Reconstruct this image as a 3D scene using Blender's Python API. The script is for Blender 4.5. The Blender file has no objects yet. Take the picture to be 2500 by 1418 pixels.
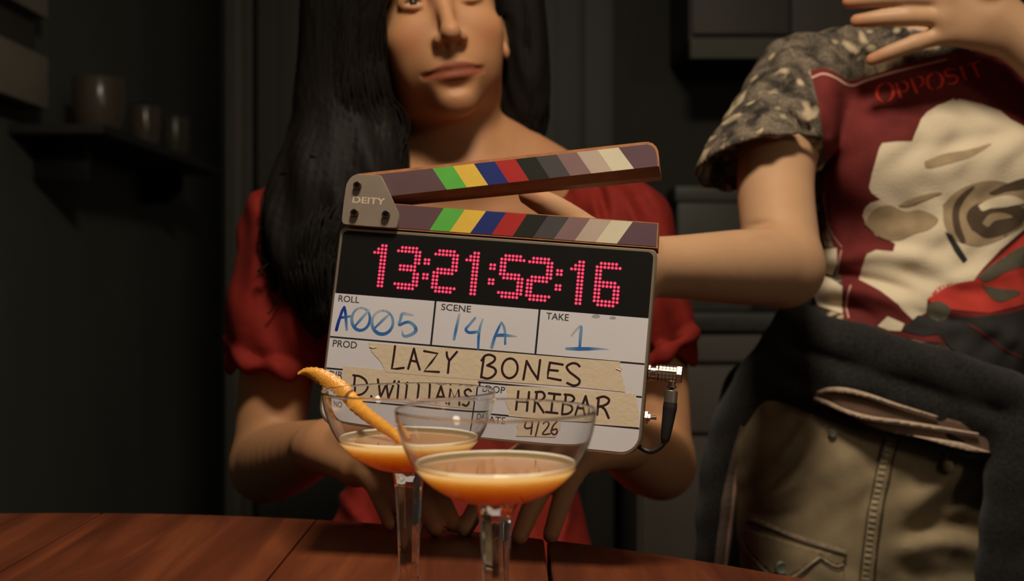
import bpy, bmesh, math, random
import numpy as np
from mathutils import Vector, Matrix
from mathutils.bvhtree import BVHTree
from mathutils.geometry import delaunay_2d_cdt

SC = bpy.context.scene
COL = SC.collection
random.seed(7)

# ------------------------------------------------------------------ camera, world, light, exposure
F = 2900.0            # focal length in pixels of the 2500 px wide frame
CX, CY = 1250.0, 680.0  # vanishing point straight ahead (level camera)
CAM_Z = 0.9617
TABLE_Z = 0.75
cam = bpy.data.cameras.new('camera')
cam.sensor_fit = 'HORIZONTAL'
cam.sensor_width = 36.0
cam.lens = F * 36.0 / 2500.0
cam.shift_y = -(709.0 - CY) / 2500.0
cam.clip_start = 0.02
cam.dof.use_dof = True
cam.dof.focus_distance = 0.83
cam.dof.aperture_fstop = 6.6
cam_ob = bpy.data.objects.new('camera', cam)
COL.objects.link(cam_ob)
cam_ob.location = (0, 0, CAM_Z)
cam_ob.rotation_euler = (math.pi / 2, 0, 0)
SC.camera = cam_ob

world = bpy.data.worlds.new('room_bounce')
SC.world = world
world.use_nodes = True
bg = world.node_tree.nodes['Background']
bg.inputs[0].default_value = (1.0, 0.89, 0.73, 1)
bg.inputs[1].default_value = 0.036

def area_light(name, loc, target, size, power, color, shape='DISK', spread=180):
    l = bpy.data.lights.new(name, 'AREA')
    l.shape = shape
    l.size = size
    l.energy = power
    l.color = color
    l.spread = math.radians(spread)
    o = bpy.data.objects.new(name, l)
    COL.objects.link(o)
    o.location = loc
    d = Vector(target) - Vector(loc)
    o.rotation_euler = d.to_track_quat('-Z', 'Y').to_euler()
    return o

# the lamp that hangs over the table, just above the frame
area_light('pendant_lamp', (0.10, 0.49, 2.03), (0.10, 0.85, 0.95), 0.24, 17.0, (1.0, 0.84, 0.655), 'SQUARE')

# added weak fill light, unseen behind the viewer, to open up the shadows
pl = bpy.data.lights.new('fill_light', 'POINT')
pl.energy = 10.0
pl.color = (1.0, 0.80, 0.60)
pl.shadow_soft_size = 0.14
pl_ob = bpy.data.objects.new('fill_light', pl)
COL.objects.link(pl_ob)
pl_ob.location = (1.25, -0.35, 1.45)

SC.view_settings.view_transform = 'Standard'
SC.view_settings.look = 'None'
SC.view_settings.exposure = 0.0
SC.view_settings.gamma = 1.0
SC.view_settings.use_curve_mapping = False
SC.cycles.use_denoising = True
SC.cycles.max_bounces = 16
SC.cycles.transmission_bounces = 14
SC.cycles.transparent_max_bounces = 12
SC.cycles.glossy_bounces = 8
SC.cycles.caustics_refractive = True
SC.cycles.caustics_reflective = False
SC.cycles.sample_clamp_indirect = 4.0

# ------------------------------------------------------------------ helpers
def W(px, py, d):
    """the point of the place seen at pixel px, py at distance d in front of the camera"""
    return Vector(((px - CX) * d / F, d, CAM_Z - (py - CY) * d / F))

def NW(px, py, d):
    return np.array(W(px, py, d))

def tag(o, label=None, cat=None, group=None, kind=None):
    if label: o['label'] = label
    if cat: o['category'] = cat
    if group: o['group'] = group
    if kind: o['kind'] = kind
    return o

def empty(name, loc=(0, 0, 0)):
    o = bpy.data.objects.new(name, None)
    COL.objects.link(o)
    o.location = loc
    o.empty_display_size = 0.03
    return o

def put(name, me, mats, parent=None, smooth=True):
    for m in (mats if isinstance(mats, (list, tuple)) else [mats]):
        me.materials.append(m)
    if smooth:
        me.polygons.foreach_set('use_smooth', np.ones(len(me.polygons), dtype=bool))
    o = bpy.data.objects.new(name, me)
    COL.objects.link(o)
    if parent is not None:
        o.parent = parent
    return o

def obj(name, verts, faces, mats, parent=None, smooth=True, fmat=None, sharp=None):
    me = bpy.data.meshes.new(name)
    me.from_pydata([tuple(v) for v in verts], [], [tuple(f) for f in faces])
    o = put(name, me, mats, parent, smooth)
    if fmat is not None:
        me.polygons.foreach_set('material_index', np.array(fmat, dtype=np.int32))
    bm = bmesh.new(); bm.from_mesh(me)
    bmesh.ops.recalc_face_normals(bm, faces=bm.faces)
    if sharp is not None:
        for e in bm.edges:
            if len(e.link_faces) == 2 and e.calc_face_angle(0) > math.radians(sharp):
                e.smooth = False
    bm.to_mesh(me); bm.free()
    me.update()
    return o

class MB:
    """collects verts and faces of one mesh"""
    def __init__(s): s.v = []; s.f = []; s.m = []
    def add(s, vs, fs, mi=0):
        n = len(s.v); s.v += [tuple(v) for v in vs]
        for f in fs: s.f.append(tuple(i + n for i in f)); s.m.append(mi)
    def box(s, lo, hi, mi=0, bev=0.0):
        bm = bmesh.new()
        bmesh.ops.create_cube(bm, size=1)
        for v in bm.verts:
            v.co = Vector([lo[i] + (v.co[i] + .5) * (hi[i] - lo[i]) for i in range(3)])
        if bev > 0:
            bmesh.ops.bevel(bm, geom=bm.edges[:], offset=bev, segments=2, affect='EDGES', profile=.7)
        bm.verts.index_update()
        s.add([v.co[:] for v in bm.verts], [[v.index for v in f.verts] for f in bm.faces], mi)
        bm.free()
    def loft(s, rings, mi=0, cap0=True, cap1=True, closed=True):
        n = len(rings[0]); vs = []; fs = []
        for r in rings: vs += [tuple(p) for p in r]
        for i in range(len(rings) - 1):
            for j in range(n if closed else n - 1):
                k = (j + 1) % n
                fs.append((i * n + j, i * n + k, (i + 1) * n + k, (i + 1) * n + j))
        if cap0: fs.append(tuple(range(n))[::-1])
        if cap1: fs.append(tuple(range((len(rings) - 1) * n, len(rings) * n)))
        s.add(vs, fs, mi)
    def tube(s, pts, rad, n=8, mi=0, cap=True):
        pts = [Vector(p) for p in pts]
        if not isinstance(rad, (list, tuple)): rad = [rad] * len(pts)
        rings = []; up = None
        for i, p in enumerate(pts):
            t = (pts[min(i + 1, len(pts) - 1)] - pts[max(i - 1, 0)]).normalized()
            if up is None:
                up = t.orthogonal().normalized()
            up = (up - t * up.dot(t)).normalized()
            b = t.cross(up)
            rings.append([p + (up * math.cos(a) + b * math.sin(a)) * rad[i] for a in [2 * math.pi * j / n for j in range(n)]])
        s.loft(rings, mi, cap, cap)
    def lathe(s, prof, n=64, mi=0, origin=(0, 0, 0), axis='Z', mod=None):
        rings = []
        for (r, z) in prof:
            ring = []
            for j in range(n):
                a = 2 * math.pi * j / n
                rr = r if mod is None else mod(r, z, a)
                p = (rr * math.cos(a), rr * math.sin(a), z)
                if axis == 'X': p = (z, rr * math.cos(a), rr * math.sin(a))
                if axis == 'Y': p = (rr * math.cos(a), z, rr * math.sin(a))
                ring.append((p[0] + origin[0], p[1] + origin[1], p[2] + origin[2]))
            rings.append(ring)
        s.loft(rings, mi, cap0=False, cap1=False)
    def build(s, name, mats, parent=None, smooth=True, sharp=35):
        return obj(name, s.v, s.f, mats, parent, smooth, s.m, sharp)

def creases(lines, ymax=9.0):
    """soft ridges and grooves of cloth drawn along polylines"""
    def fn(P):
        d = np.maximum(P[:, 1], .1)
        q = np.stack([CX + F * P[:, 0] / d, CY - F * (P[:, 2] - CAM_Z) / d], 1)
        out = np.zeros(len(P))
        for pts, w, amp in lines:
            C = np.array(catmull(pts, 4)); best = np.full(len(P), 1e9); tt = np.zeros(len(P)); n = len(C) - 1
            lo = C.min(0) - 3 * w; hi = C.max(0) + 3 * w
            near = np.where(((q > lo) & (q < hi)).all(1) & (P[:, 1] < ymax))[0]
            if not len(near): continue
            qq = q[near]; b = np.full(len(near), 1e9); t2 = np.zeros(len(near))
            for i in range(n):
                ba = C[i + 1] - C[i]; pa = qq - C[i]; t = np.clip((pa @ ba) / (ba @ ba + 1e-9), 0, 1)
                dd = np.linalg.norm(pa - t[:, None] * ba, axis=1); m = dd < b
                b[m] = dd[m]; t2[m] = (i + t[m]) / n
            out[near] += amp * np.exp(-(b / w) ** 2) * np.sqrt(np.clip(np.sin(np.pi * np.clip(t2, .02, .98)), 0, 1))
        return out
    return fn

def catmull(pts, n=8):
    P = [np.array(p, float) for p in pts]
    if len(P) < 3: return P
    P = [2 * P[0] - P[1]] + P + [2 * P[-1] - P[-2]]
    out = []
    for i in range(1, len(P) - 2):
        for k in range(n):
            t = k / n
            out.append(.5 * (2 * P[i] + (P[i + 1] - P[i - 1]) * t + (2 * P[i - 1] - 5 * P[i] + 4 * P[i + 1] - P[i + 2]) * t * t + (3 * P[i] - P[i - 1] - 3 * P[i + 1] + P[i + 2]) * t ** 3))
    out.append(P[-2])
    return out

# ------------------------------------------------------------------ materials
def mat(name, color, rough=.5, metal=0.0, noise=0.0, nscale=30, bump=0.0, bscale=200, spec=.5, sss=0.0, sss_r=(.01, .004, .002), coat=0.0, sheen=0.0, stretch=None, attr=None):
    m = bpy.data.materials.new(name)
    m.use_nodes = True
    nt = m.node_tree; N = nt.nodes; L = nt.links
    b = N['Principled BSDF']
    b.inputs['Roughness'].default_value = rough
    b.inputs['Metallic'].default_value = metal
    b.inputs['Specular IOR Level'].default_value = spec
    b.inputs['Coat Weight'].default_value = coat
    b.inputs['Sheen Weight'].default_value = sheen
    if sss:
        b.inputs['Subsurface Weight'].default_value = sss
        b.inputs['Subsurface Radius'].default_value = sss_r
        b.inputs['Subsurface Scale'].default_value = 1.0
    tc = N.new('ShaderNodeTexCoord')
    mp = N.new('ShaderNodeMapping')
    L.new(tc.outputs['Object'], mp.inputs['Vector'])
    if stretch: mp.inputs['Scale'].default_value = stretch
    src = None
    if attr:
        a = N.new('ShaderNodeVertexColor'); a.layer_name = attr
        src = a.outputs['Color']
    rgb = N.new('ShaderNodeRGB'); rgb.outputs[0].default_value = (*color, 1)
    base = rgb.outputs[0]
    if src is not None:
        mx = N.new('ShaderNodeMix'); mx.data_type = 'RGBA'; mx.blend_type = 'MULTIPLY'
        mx.inputs[0].default_value = 1
        L.new(base, mx.inputs[6]); L.new(src, mx.inputs[7]); base = mx.outputs[2]
    nz = N.new('ShaderNodeTexNoise'); nz.inputs['Scale'].default_value = nscale; nz.inputs['Detail'].default_value = 6
    L.new(mp.outputs[0], nz.inputs['Vector'])
    mr = N.new('ShaderNodeMapRange')
    mr.inputs[1].default_value = .25; mr.inputs[2].default_value = .75
    mr.inputs[3].default_value = 1 - noise; mr.inputs[4].default_value = 1 + noise
    L.new(nz.outputs[0], mr.inputs[0])
    mul = N.new('ShaderNodeMix'); mul.data_type = 'RGBA'; mul.blend_type = 'MULTIPLY'; mul.inputs[0].default_value = 1
    L.new(base, mul.inputs[6]); L.new(mr.outputs[0], mul.inputs[7])
    L.new(mul.outputs[2], b.inputs['Base Color'])
    if bump:
        n2 = N.new('ShaderNodeTexNoise'); n2.inputs['Scale'].default_value = bscale; n2.inputs['Detail'].default_value = 3
        L.new(mp.outputs[0], n2.inputs['Vector'])
        bp = N.new('ShaderNodeBump'); bp.inputs['Strength'].default_value = bump; bp.inputs['Distance'].default_value = .002
        L.new(n2.outputs[0], bp.inputs['Height']); L.new(bp.outputs[0], b.inputs['Normal'])
    return m

def emit(name, color, strength):
    m = bpy.data.materials.new(name); m.use_nodes = True
    b = m.node_tree.nodes['Principled BSDF']
    b.inputs['Base Color'].default_value = (.02, .002, .004, 1)
    b.inputs['Emission Color'].default_value = (*color, 1)
    b.inputs['Emission Strength'].default_value = strength
    return m

M = {}
M['skin'] = mat('skin', (.43, .215, .102), .54, noise=.05, nscale=40, spec=.3, sss=.18, sss_r=(.012, .005, .003), attr='tint')
M['skin_pale'] = mat('pale_skin', (.48, .285, .158), .5, noise=.05, nscale=25, spec=.35, sss=.18, sss_r=(.012, .005, .003), attr='tint')
M['hair'] = mat('black_hair', (.009, .0075, .0065), .6, noise=.3, nscale=90, bump=.5, bscale=120, spec=.1, stretch=(1, 1, .12))
M['red_dress'] = mat('red_cotton', (.185, .013, .008), .8, noise=.15, nscale=60, bump=.25, bscale=500, spec=.2)
M['eye_white'] = mat('eye_white', (.6, .56, .5), .2, noise=.03)
M['iris'] = mat('dark_iris', (.03, .018, .01), .15, noise=.2, nscale=400)
M['lining'] = mat('darker_lining', (.17, .108, .075), .9, noise=.2, nscale=40, bump=.3, bscale=600, spec=.2)
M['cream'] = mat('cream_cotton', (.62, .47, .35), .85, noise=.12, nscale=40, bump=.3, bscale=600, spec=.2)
M['fleece'] = mat('charcoal_fleece', (.017, .0167, .0155), .95, noise=.55, nscale=260, bump=.8, bscale=700, spec=.15, sheen=.12)
M['denim'] = mat('olive_denim', (.27, .21, .125), .9, noise=.35, nscale=22, bump=.4, bscale=900, spec=.15)
M['denim_worn'] = mat('worn_olive_edge', (.40, .33, .225), .9, noise=.45, nscale=160, bump=.3, bscale=700, spec=.15)
M['denim_dark'] = mat('dark_olive_seam', (.045, .036, .024), .95, noise=.3, nscale=90, spec=.1)
M['brass_dull'] = mat('tarnished_metal', (.20, .22, .17), .5, .6, noise=.3, nscale=200)
M['zip'] = mat('zip_tape', (.16, .115, .085), .6, .2, noise=.35, nscale=300)
M['print_red'] = mat('faded_dark_red_print', (.155, .024, .022), .85, noise=.28, nscale=26, bump=.25, bscale=500, spec=.2)
M['print_rose'] = mat('off_white_print', (.74, .64, .46), .88, noise=.10, nscale=14, bump=.3, bscale=500, spec=.2)
M['print_tan'] = mat('tan_print', (.40, .30, .18), .88, noise=.25, nscale=40, spec=.2)
M['print_brown'] = mat('brown_print', (.10, .07, .045), .88, noise=.25, nscale=40, spec=.2)
M['print_line'] = mat('pink_line_print', (.62, .36, .28), .85, noise=.1)
M['print_letter'] = mat('red_letter_print', (.80, .07, .05), .85, noise=.25, nscale=120, spec=.2)
M['print_bright'] = mat('bright_red_print', (.56, .055, .04), .85, noise=.15, nscale=30, bump=.2, bscale=500, spec=.2)
M['print_grey'] = mat('grey_green_print', (.10, .09, .06), .85, noise=.2, nscale=60)
M['print_black'] = mat('black_print', (.02, .019, .017), .85, noise=.2, nscale=60)
M['print_yellow'] = mat('pale_yellow_print', (.70, .58, .34), .85, noise=.1)

def wash_material():
    m = bpy.data.materials.new('acid_washed_cotton'); m.use_nodes = True
    nt = m.node_tree; N = nt.nodes; L = nt.links; b = N['Principled BSDF']
    b.inputs['Roughness'].default_value = .9; b.inputs['Specular IOR Level'].default_value = .2
    tc = N.new('ShaderNodeTexCoord')
    def noise(scale, detail, dist=0.0, off=0):
        mp = N.new('ShaderNodeMapping'); mp.inputs['Location'].default_value = (off, off * .7, off * .3)
        L.new(tc.outputs['Object'], mp.inputs[0])
        n = N.new('ShaderNodeTexNoise'); n.inputs['Scale'].default_value = scale; n.inputs['Detail'].default_value = detail; n.inputs['Distortion'].default_value = dist
        L.new(mp.outputs[0], n.inputs['Vector']); return n.outputs[0]
    def ramp(f, a, c, b2, d):
        r = N.new('ShaderNodeValToRGB'); r.color_ramp.elements[0].position = a; r.color_ramp.elements[0].color = (*c, 1)
        r.color_ramp.elements[1].position = b2; r.color_ramp.elements[1].color = (*d, 1); L.new(f, r.inputs[0]); return r.outputs[0]
    base = ramp(noise(46, 9, .5), .36, (.026, .023, .019), .64, (.165, .132, .096))
    fine = ramp(noise(380, 3), .3, (.5, .5, .5), .7, (1.5, 1.5, 1.5))
    big = ramp(noise(24, 3, 1.0, 3.1), .59, (0, 0, 0), .67, (1, 1, 1))
    v = N.new('ShaderNodeTexVoronoi'); v.inputs['Scale'].default_value = 34; v.inputs['Randomness'].default_value = 1
    L.new(tc.outputs['Object'], v.inputs['Vector'])
    spots = ramp(v.outputs['Distance'], .11, (1, 1, 1), .22, (0, 0, 0))
    mask = N.new('ShaderNodeMix'); mask.data_type = 'RGBA'; mask.blend_type = 'LIGHTEN'; mask.inputs[0].default_value = 1
    L.new(big, mask.inputs[6]); L.new(spots, mask.inputs[7])
    m1 = N.new('ShaderNodeMix'); m1.data_type = 'RGBA'; m1.blend_type = 'MULTIPLY'; m1.inputs[0].default_value = 1
    L.new(base, m1.inputs[6]); L.new(fine, m1.inputs[7])
    m2 = N.new('ShaderNodeMix'); m2.data_type = 'RGBA'
    L.new(mask.outputs[2], m2.inputs[0]); L.new(m1.outputs[2], m2.inputs[6]); m2.inputs[7].default_value = (.52, .42, .27, 1)
    L.new(m2.outputs[2], b.inputs['Base Color'])
    return m
M['wash'] = wash_material()

def wood_material(name, c1, c2, c3, rough=.33, scale=1.0):
    m = bpy.data.materials.new(name); m.use_nodes = True
    nt = m.node_tree; N = nt.nodes; L = nt.links; b = N['Principled BSDF']
    tc = N.new('ShaderNodeTexCoord')
    mp = N.new('ShaderNodeMapping'); mp.inputs['Scale'].default_value = (14 * scale, .9 * scale, 14 * scale)
    L.new(tc.outputs['Object'], mp.inputs[0])
    n1 = N.new('ShaderNodeTexNoise'); n1.inputs['Scale'].default_value = 2.2; n1.inputs['Detail'].default_value = 8; n1.inputs['Distortion'].default_value = .8
    L.new(mp.outputs[0], n1.inputs['Vector'])
    r = N.new('ShaderNodeValToRGB')
    r.color_ramp.elements[0].position = .3; r.color_ramp.elements[0].color = (*c1, 1)
    r.color_ramp.elements[1].position = .72; r.color_ramp.elements[1].color = (*c3, 1)
    e = r.color_ramp.elements.new(.52); e.color = (*c2, 1)
    L.new(n1.outputs[0], r.inputs[0])
    # broad tone per board
    sx = N.new('ShaderNodeSeparateXYZ'); L.new(tc.outputs['Object'], sx.inputs[0])
    n2 = N.new('ShaderNodeTexNoise'); n2.inputs['Scale'].default_value = 3.0; n2.inputs['Detail'].default_value = 2
    L.new(tc.outputs['Object'], n2.inputs['Vector'])
    mr = N.new('ShaderNodeMapRange'); mr.inputs[1].default_value = .3; mr.inputs[2].default_value = .7; mr.inputs[3].default_value = .7; mr.inputs[4].default_value = 1.3
    L.new(n2.outputs[0], mr.inputs[0])
    mx = N.new('ShaderNodeMix'); mx.data_type = 'RGBA'; mx.blend_type = 'MULTIPLY'; mx.inputs[0].default_value = 1
    L.new(r.outputs[0], mx.inputs[6]); L.new(mr.outputs[0], mx.inputs[7]); L.new(mx.outputs[2], b.inputs['Base Color'])
    mp2 = N.new('ShaderNodeMapping'); mp2.inputs['Scale'].default_value = (220, 9, 220); L.new(tc.outputs['Object'], mp2.inputs[0])
    n3 = N.new('ShaderNodeTexNoise'); n3.inputs['Scale'].default_value = 1.5; n3.inputs['Detail'].default_value = 4; L.new(mp2.outputs[0], n3.inputs['Vector'])
    bp = N.new('ShaderNodeBump'); bp.inputs['Strength'].default_value = .12; bp.inputs['Distance'].default_value = .001
    L.new(n3.outputs[0], bp.inputs['Height']); L.new(bp.outputs[0], b.inputs['Normal'])
    b.inputs['Roughness'].default_value = rough
    b.inputs['Specular IOR Level'].default_value = .35
    return m
M['table'] = wood_material('red_brown_wood', (.075, .018, .007), (.125, .032, .012), (.20, .055, .019), .42)
M['table_edge'] = wood_material('dark_wood', (.03, .01, .005), (.05, .016, .007), (.07, .022, .01), .45)
M['gap'] = mat('gap_dirt', (.006, .005, .004), .9)

def glass_material():
    m = bpy.data.materials.new('clear_glass'); m.use_nodes = True
    N = m.node_tree.nodes; L = m.node_tree.links
    b = N['Principled BSDF']
    b.inputs['Base Color'].default_value = (1, 1, 1, 1)
    b.inputs['Transmission Weight'].default_value = 1
    b.inputs['Roughness'].default_value = 0.0
    b.inputs['IOR'].default_value = 1.5
    # faint smears so that the surface is not perfectly even
    n = N.new('ShaderNodeTexNoise'); n.inputs['Scale'].default_value = 60
    mr = N.new('ShaderNodeMapRange'); mr.inputs[3].default_value = 0; mr.inputs[4].default_value = .02
    L.new(n.outputs[0], mr.inputs[0]); L.new(mr.outputs[0], b.inputs['Roughness'])
    return m
M['glass'] = glass_material()
M['drink'] = mat('cloudy_orange_drink', (.52, .245, .095), .05, noise=.04, nscale=60, spec=.6, sss=1.0, sss_r=(.05, .034, .020))
M['zest'] = mat('orange_zest', (.74, .34, .045), .30, noise=.14, nscale=260, bump=.22, bscale=800, spec=.5, sss=.1, sss_r=(.004, .002, .001))
M['pith'] = mat('pale_pith', (.80, .55, .22), .7, noise=.1, nscale=200, bump=.3, bscale=500)
# ------------------------------------------------------------------ the setting
M['wall'] = mat('dark_green_grey_paint', (.034, .034, .026), .8, noise=.12, nscale=5)
M['wall_dark'] = mat('dark_wall_paint', (.095, .098, .082), .85, noise=.12, nscale=4)
M['wall_pale'] = mat('grey_hall_paint', (.45, .47, .40), .85, noise=.12, nscale=4)
M['trim'] = mat('old_cream_trim_paint', (.058, .054, .042), .6, noise=.1, nscale=12)
M['floor'] = wood_material('dark_floor_boards', (.02, .014, .01), (.03, .02, .013), (.045, .03, .02), .5, .4)
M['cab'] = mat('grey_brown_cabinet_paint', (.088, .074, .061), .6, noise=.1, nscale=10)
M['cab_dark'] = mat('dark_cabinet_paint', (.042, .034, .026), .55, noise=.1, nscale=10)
M['cupboard'] = mat('olive_grey_cupboard_paint', (.024, .023, .019), .6, noise=.1, nscale=8)
M['rack'] = mat('old_rack_paint', (.26, .23, .18), .6, noise=.1, nscale=10)
M['shelf'] = mat('black_brown_paint', (.022, .021, .018), .7, noise=.1, nscale=10)
M['counter'] = mat('dark_stone_worktop', (.03, .029, .025), .4, noise=.35, nscale=90)
M['ceramic'] = mat('brown_ceramic', (.10, .078, .06), .25, noise=.1, nscale=30)
M['ceramic_pale'] = mat('pale_ceramic', (.085, .075, .055), .3, noise=.1, nscale=30)
M['black_iron'] = mat('black_iron', (.012, .013, .014), .4, .3, noise=.3, nscale=80)
M['green_box'] = mat('dull_green_tin', (.036, .038, .026), .5, noise=.15, nscale=20)

def slab(name, lo, hi, m, kind='structure', parent=None, bev=0.0):
    b = MB(); b.box(lo, hi, 0, bev)
    o = b.build(name, m, parent)
    if kind: o['kind'] = kind
    return o

slab('floor', (-1.35, -1.2, -.05), (2.4, 4.8, 0), M['floor'])
slab('wall_left', (-1.25, .9, 0), (-1.13, 4.8, 2.6), M['wall_dark'])
slab('wall_back', (-.66, 3.02, 0), (2.4, 3.12, 2.6), M['wall'])
slab('wall_far', (-1.25, 4.62, 0), (-.56, 4.72, 2.6), M['wall_pale'])
# casing of the doorway beside the cupboard
b = MB()
b.box((-.70, 2.90, 0), (-.615, 3.02, 2.25), 0, .006)
b.box((-.682, 2.885, 0), (-.655, 2.902, 2.25), 0, .004)
b.box((-.645, 2.888, 0), (-.632, 2.902, 2.25), 0, .003)
o = b.build('trim_1', M['trim']); o['kind'] = 'structure'

# tall cupboard behind the woman
cup = empty('tall_cupboard', (-.14, 2.9, 0))
tag(cup, 'tall olive grey cupboard with plain doors behind the woman in red', 'cupboard')
def kid(name, lo, hi, m, parent, root, bev=.003):
    rl = root.location
    b = MB(); b.box([lo[i] - rl[i] for i in range(3)], [hi[i] - rl[i] for i in range(3)], 0, bev)
    return b.build(name, m, parent)
kid('body', (-.60, 2.79, 0), (.24, 3.015, 2.3), M['cupboard'], cup, cup)
for (x0, x1) in ((-.592, -.30), (-.292, -.068), (-.060, .156), (.168, .234)):
    d = kid('door', (x0, 2.765, .08), (x1, 2.789, 2.25), M['cupboard'], cup, cup, .004)
    if x1 - x0 > .15:
        kid('raised_panel', (x0 + .05, 2.758, .16), (x1 - .05, 2.767, 2.15), M['cupboard'], d, cup, .004)

# base unit with drawers and worktop on the right
base = empty('base_cabinet', (.72, 2.6, 0))
tag(base, 'grey brown kitchen base cabinet with plain drawer fronts between the two people', 'cabinet')
kid('body', (.255, 2.415, .08), (1.45, 3.0, .855), M['cab'], base, base)
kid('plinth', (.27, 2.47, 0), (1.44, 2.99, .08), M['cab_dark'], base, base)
for (x0, x1) in ((.262, .70), (.708, 1.07), (1.078, 1.445)):
    for (z0, z1) in ((.795, .85), (.652, .786), (.38, .643), (.09, .371)):
        d = kid('drawer', (x0, 2.395, z0), (x1, 2.4165, z1), M['cab'], base, base, .003)
wt = slab('worktop', (.245, 2.38, .856), (1.46, 3.0, .892), M['counter'], None, None, .004)
tag(wt, 'dark stone worktop lying on the grey brown base cabinet', 'worktop')

wc = empty('wall_cabinet', (.95, 2.75, 1.455))
tag(wc, 'brown wall cabinet high up between the two people', 'cabinet')
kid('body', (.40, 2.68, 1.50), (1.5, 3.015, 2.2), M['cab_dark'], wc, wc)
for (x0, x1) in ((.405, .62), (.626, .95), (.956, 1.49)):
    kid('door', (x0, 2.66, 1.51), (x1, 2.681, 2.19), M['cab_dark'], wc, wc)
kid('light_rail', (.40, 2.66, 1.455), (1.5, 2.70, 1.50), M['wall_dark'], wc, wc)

tin = empty('storage_tin', (.435, 2.62, .892))
tag(tin, 'dull green square storage tin standing on the dark worktop', 'tin')
kid('body', (.355, 2.55, .892), (.515, 2.70, 1.125), M['green_box'], tin, tin, .008)
kid('lid', (.35, 2.545, 1.126), (.52, 2.705, 1.16), M['green_box'], tin, tin, .006)

# shelf with three pots on the left wall
shelf = empty('wall_shelf', (-1.02, 3.2, 1.29))
tag(shelf, 'dark narrow wooden shelf on the unlit wall carrying three pots', 'shelf')
kid('board', (-1.128, 2.66, 1.287), (-.915, 3.75, 1.309), M['shelf'], shelf, shelf)
for y in (2.8, 3.6):
    kid('bracket', (-1.128, y, 1.19), (-1.0, y + .02, 1.286), M['black_iron'], shelf, shelf)
def pot(loc, r, h, m, label, lid=None):
    o = empty('ceramic_pot', loc)
    tag(o, label, 'pot', 'pots on the wall shelf')
    b = MB()
    b.lathe([(0, .001), (r * .55, .0), (r * .72, h * .04), (r * .93, h * .28), (r, h * .6), (r * .985, h * .97), (r * .96, h), (r * .92, h * .97), (r * .92, h * .3), (0, h * .08)], 48)
    b.build('bowl', m, o)
    if lid:
        b = MB()
        b.lathe([(0, h * 1.10), (r * .2, h * 1.10), (r * .24, h * 1.04), (r * .9, h * 1.03), (r * .95, h * 1.0), (r * .9, h * .985), (0, h * .985)], 40)
        b.build('lid', lid, o)
pot((-.998, 2.87, 1.3092), .062, .134, M['ceramic'], 'widest brown pot with rounded base on the dark shelf')
pot((-.995, 3.22, 1.3092), .042, .118, M['ceramic'], 'middle pot on the dark shelf with a black lid', M['black_iron'])
pot((-.990, 3.49, 1.3092), .040, .125, M['ceramic_pale'], 'smallest pot on the dark shelf, without lid, beside the lidded pot')

# shallow cupboard on the left wall
lc = empty('plate_rack', (-1.08, 2.5, 1.35))
tag(lc, 'shallow painted plate rack cut by the frame on the unlit wall before the shelf', 'rack')
kid('back_panel', (-1.128, 2.2, 1.352), (-1.10, 2.74, 1.95), M['trim'], lc, lc)
kid('rail', (-1.10, 2.2, 1.352), (-1.07, 2.74, 1.47), M['rack'], lc, lc)
kid('rail', (-1.10, 2.2, 1.56), (-1.07, 2.74, 1.95), M['rack'], lc, lc)

# ------------------------------------------------------------------ dining table: round top of boards along the line of sight
TC = Vector((-.40, .18)); TR = .895
tab = empty('dining_table', (TC.x, TC.y, 0))
tag(tab, 'round red brown wooden table of wide boards with a black gap', 'table')
b = MB()
edges = [TC.x - TR, -1.17, -.971, -.771, -.571, -.371, -.1725, .0273, .227, .427, TC.x + TR]
for i in range(len(edges) - 1):
    g = .00015 if i not in (6, 7) else .00015
    x0 = edges[i] + (.0011 if i == 7 else g); x1 = edges[i + 1] - (.0011 if i == 6 else g)
    n = 26; xs = [x0 + (x1 - x0) * k / n for k in range(n + 1)]
    def half(x): return math.sqrt(max(TR * TR - (x - TC.x) ** 2, 1e-6))
    up = [(x, TC.y + half(x)) for x in xs]; dn = [(x, TC.y - half(x)) for x in reversed(xs)]
    out = up + dn
    cx = (x0 + x1) / 2; cyy = TC.y
    def ring(z, s):  # shrink slightly for the eased edge
        r = []
        for (x, y) in out:
            dx = 0; 
            if x == x0: dx = s
            elif x == x1: dx = -s
            dy = -s * (1 if y > TC.y else -1)
            r.append((x + dx - TC.x, y + dy - TC.y, z))
        return r
    b.loft([ring(.715, .004), ring(.72, 0), ring(.7455, 0), ring(.7492, .0007), ring(.75, .0022)])
b.build('tabletop', M['table'], tab, smooth=False)
b = MB()
b.lathe([(0, .700), (.60, .700), (.62, .705), (.62, .7145), (0, .7145)], 72)
b.build('apron', M['table_edge'], tab)
b = MB()
b.lathe([(0, .699), (.16, .699), (.15, .66), (.07, .6), (.06, .4), (.085, .25), (.07, .12), (.10, .09), (0, .09)], 48)
b.build('pedestal', M['table_edge'], tab)
for k in range(4):
    a = math.pi / 4 + k * math.pi / 2
    b = MB()
    b.tube([(math.cos(a) * r, math.sin(a) * r, z) for r, z in ((.06, .16), (.2, .13), (.34, .06), (.42, .025))], [.04, .036, .03, .025], 12)
    b.build('leg', M['table_edge'], tab)

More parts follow.
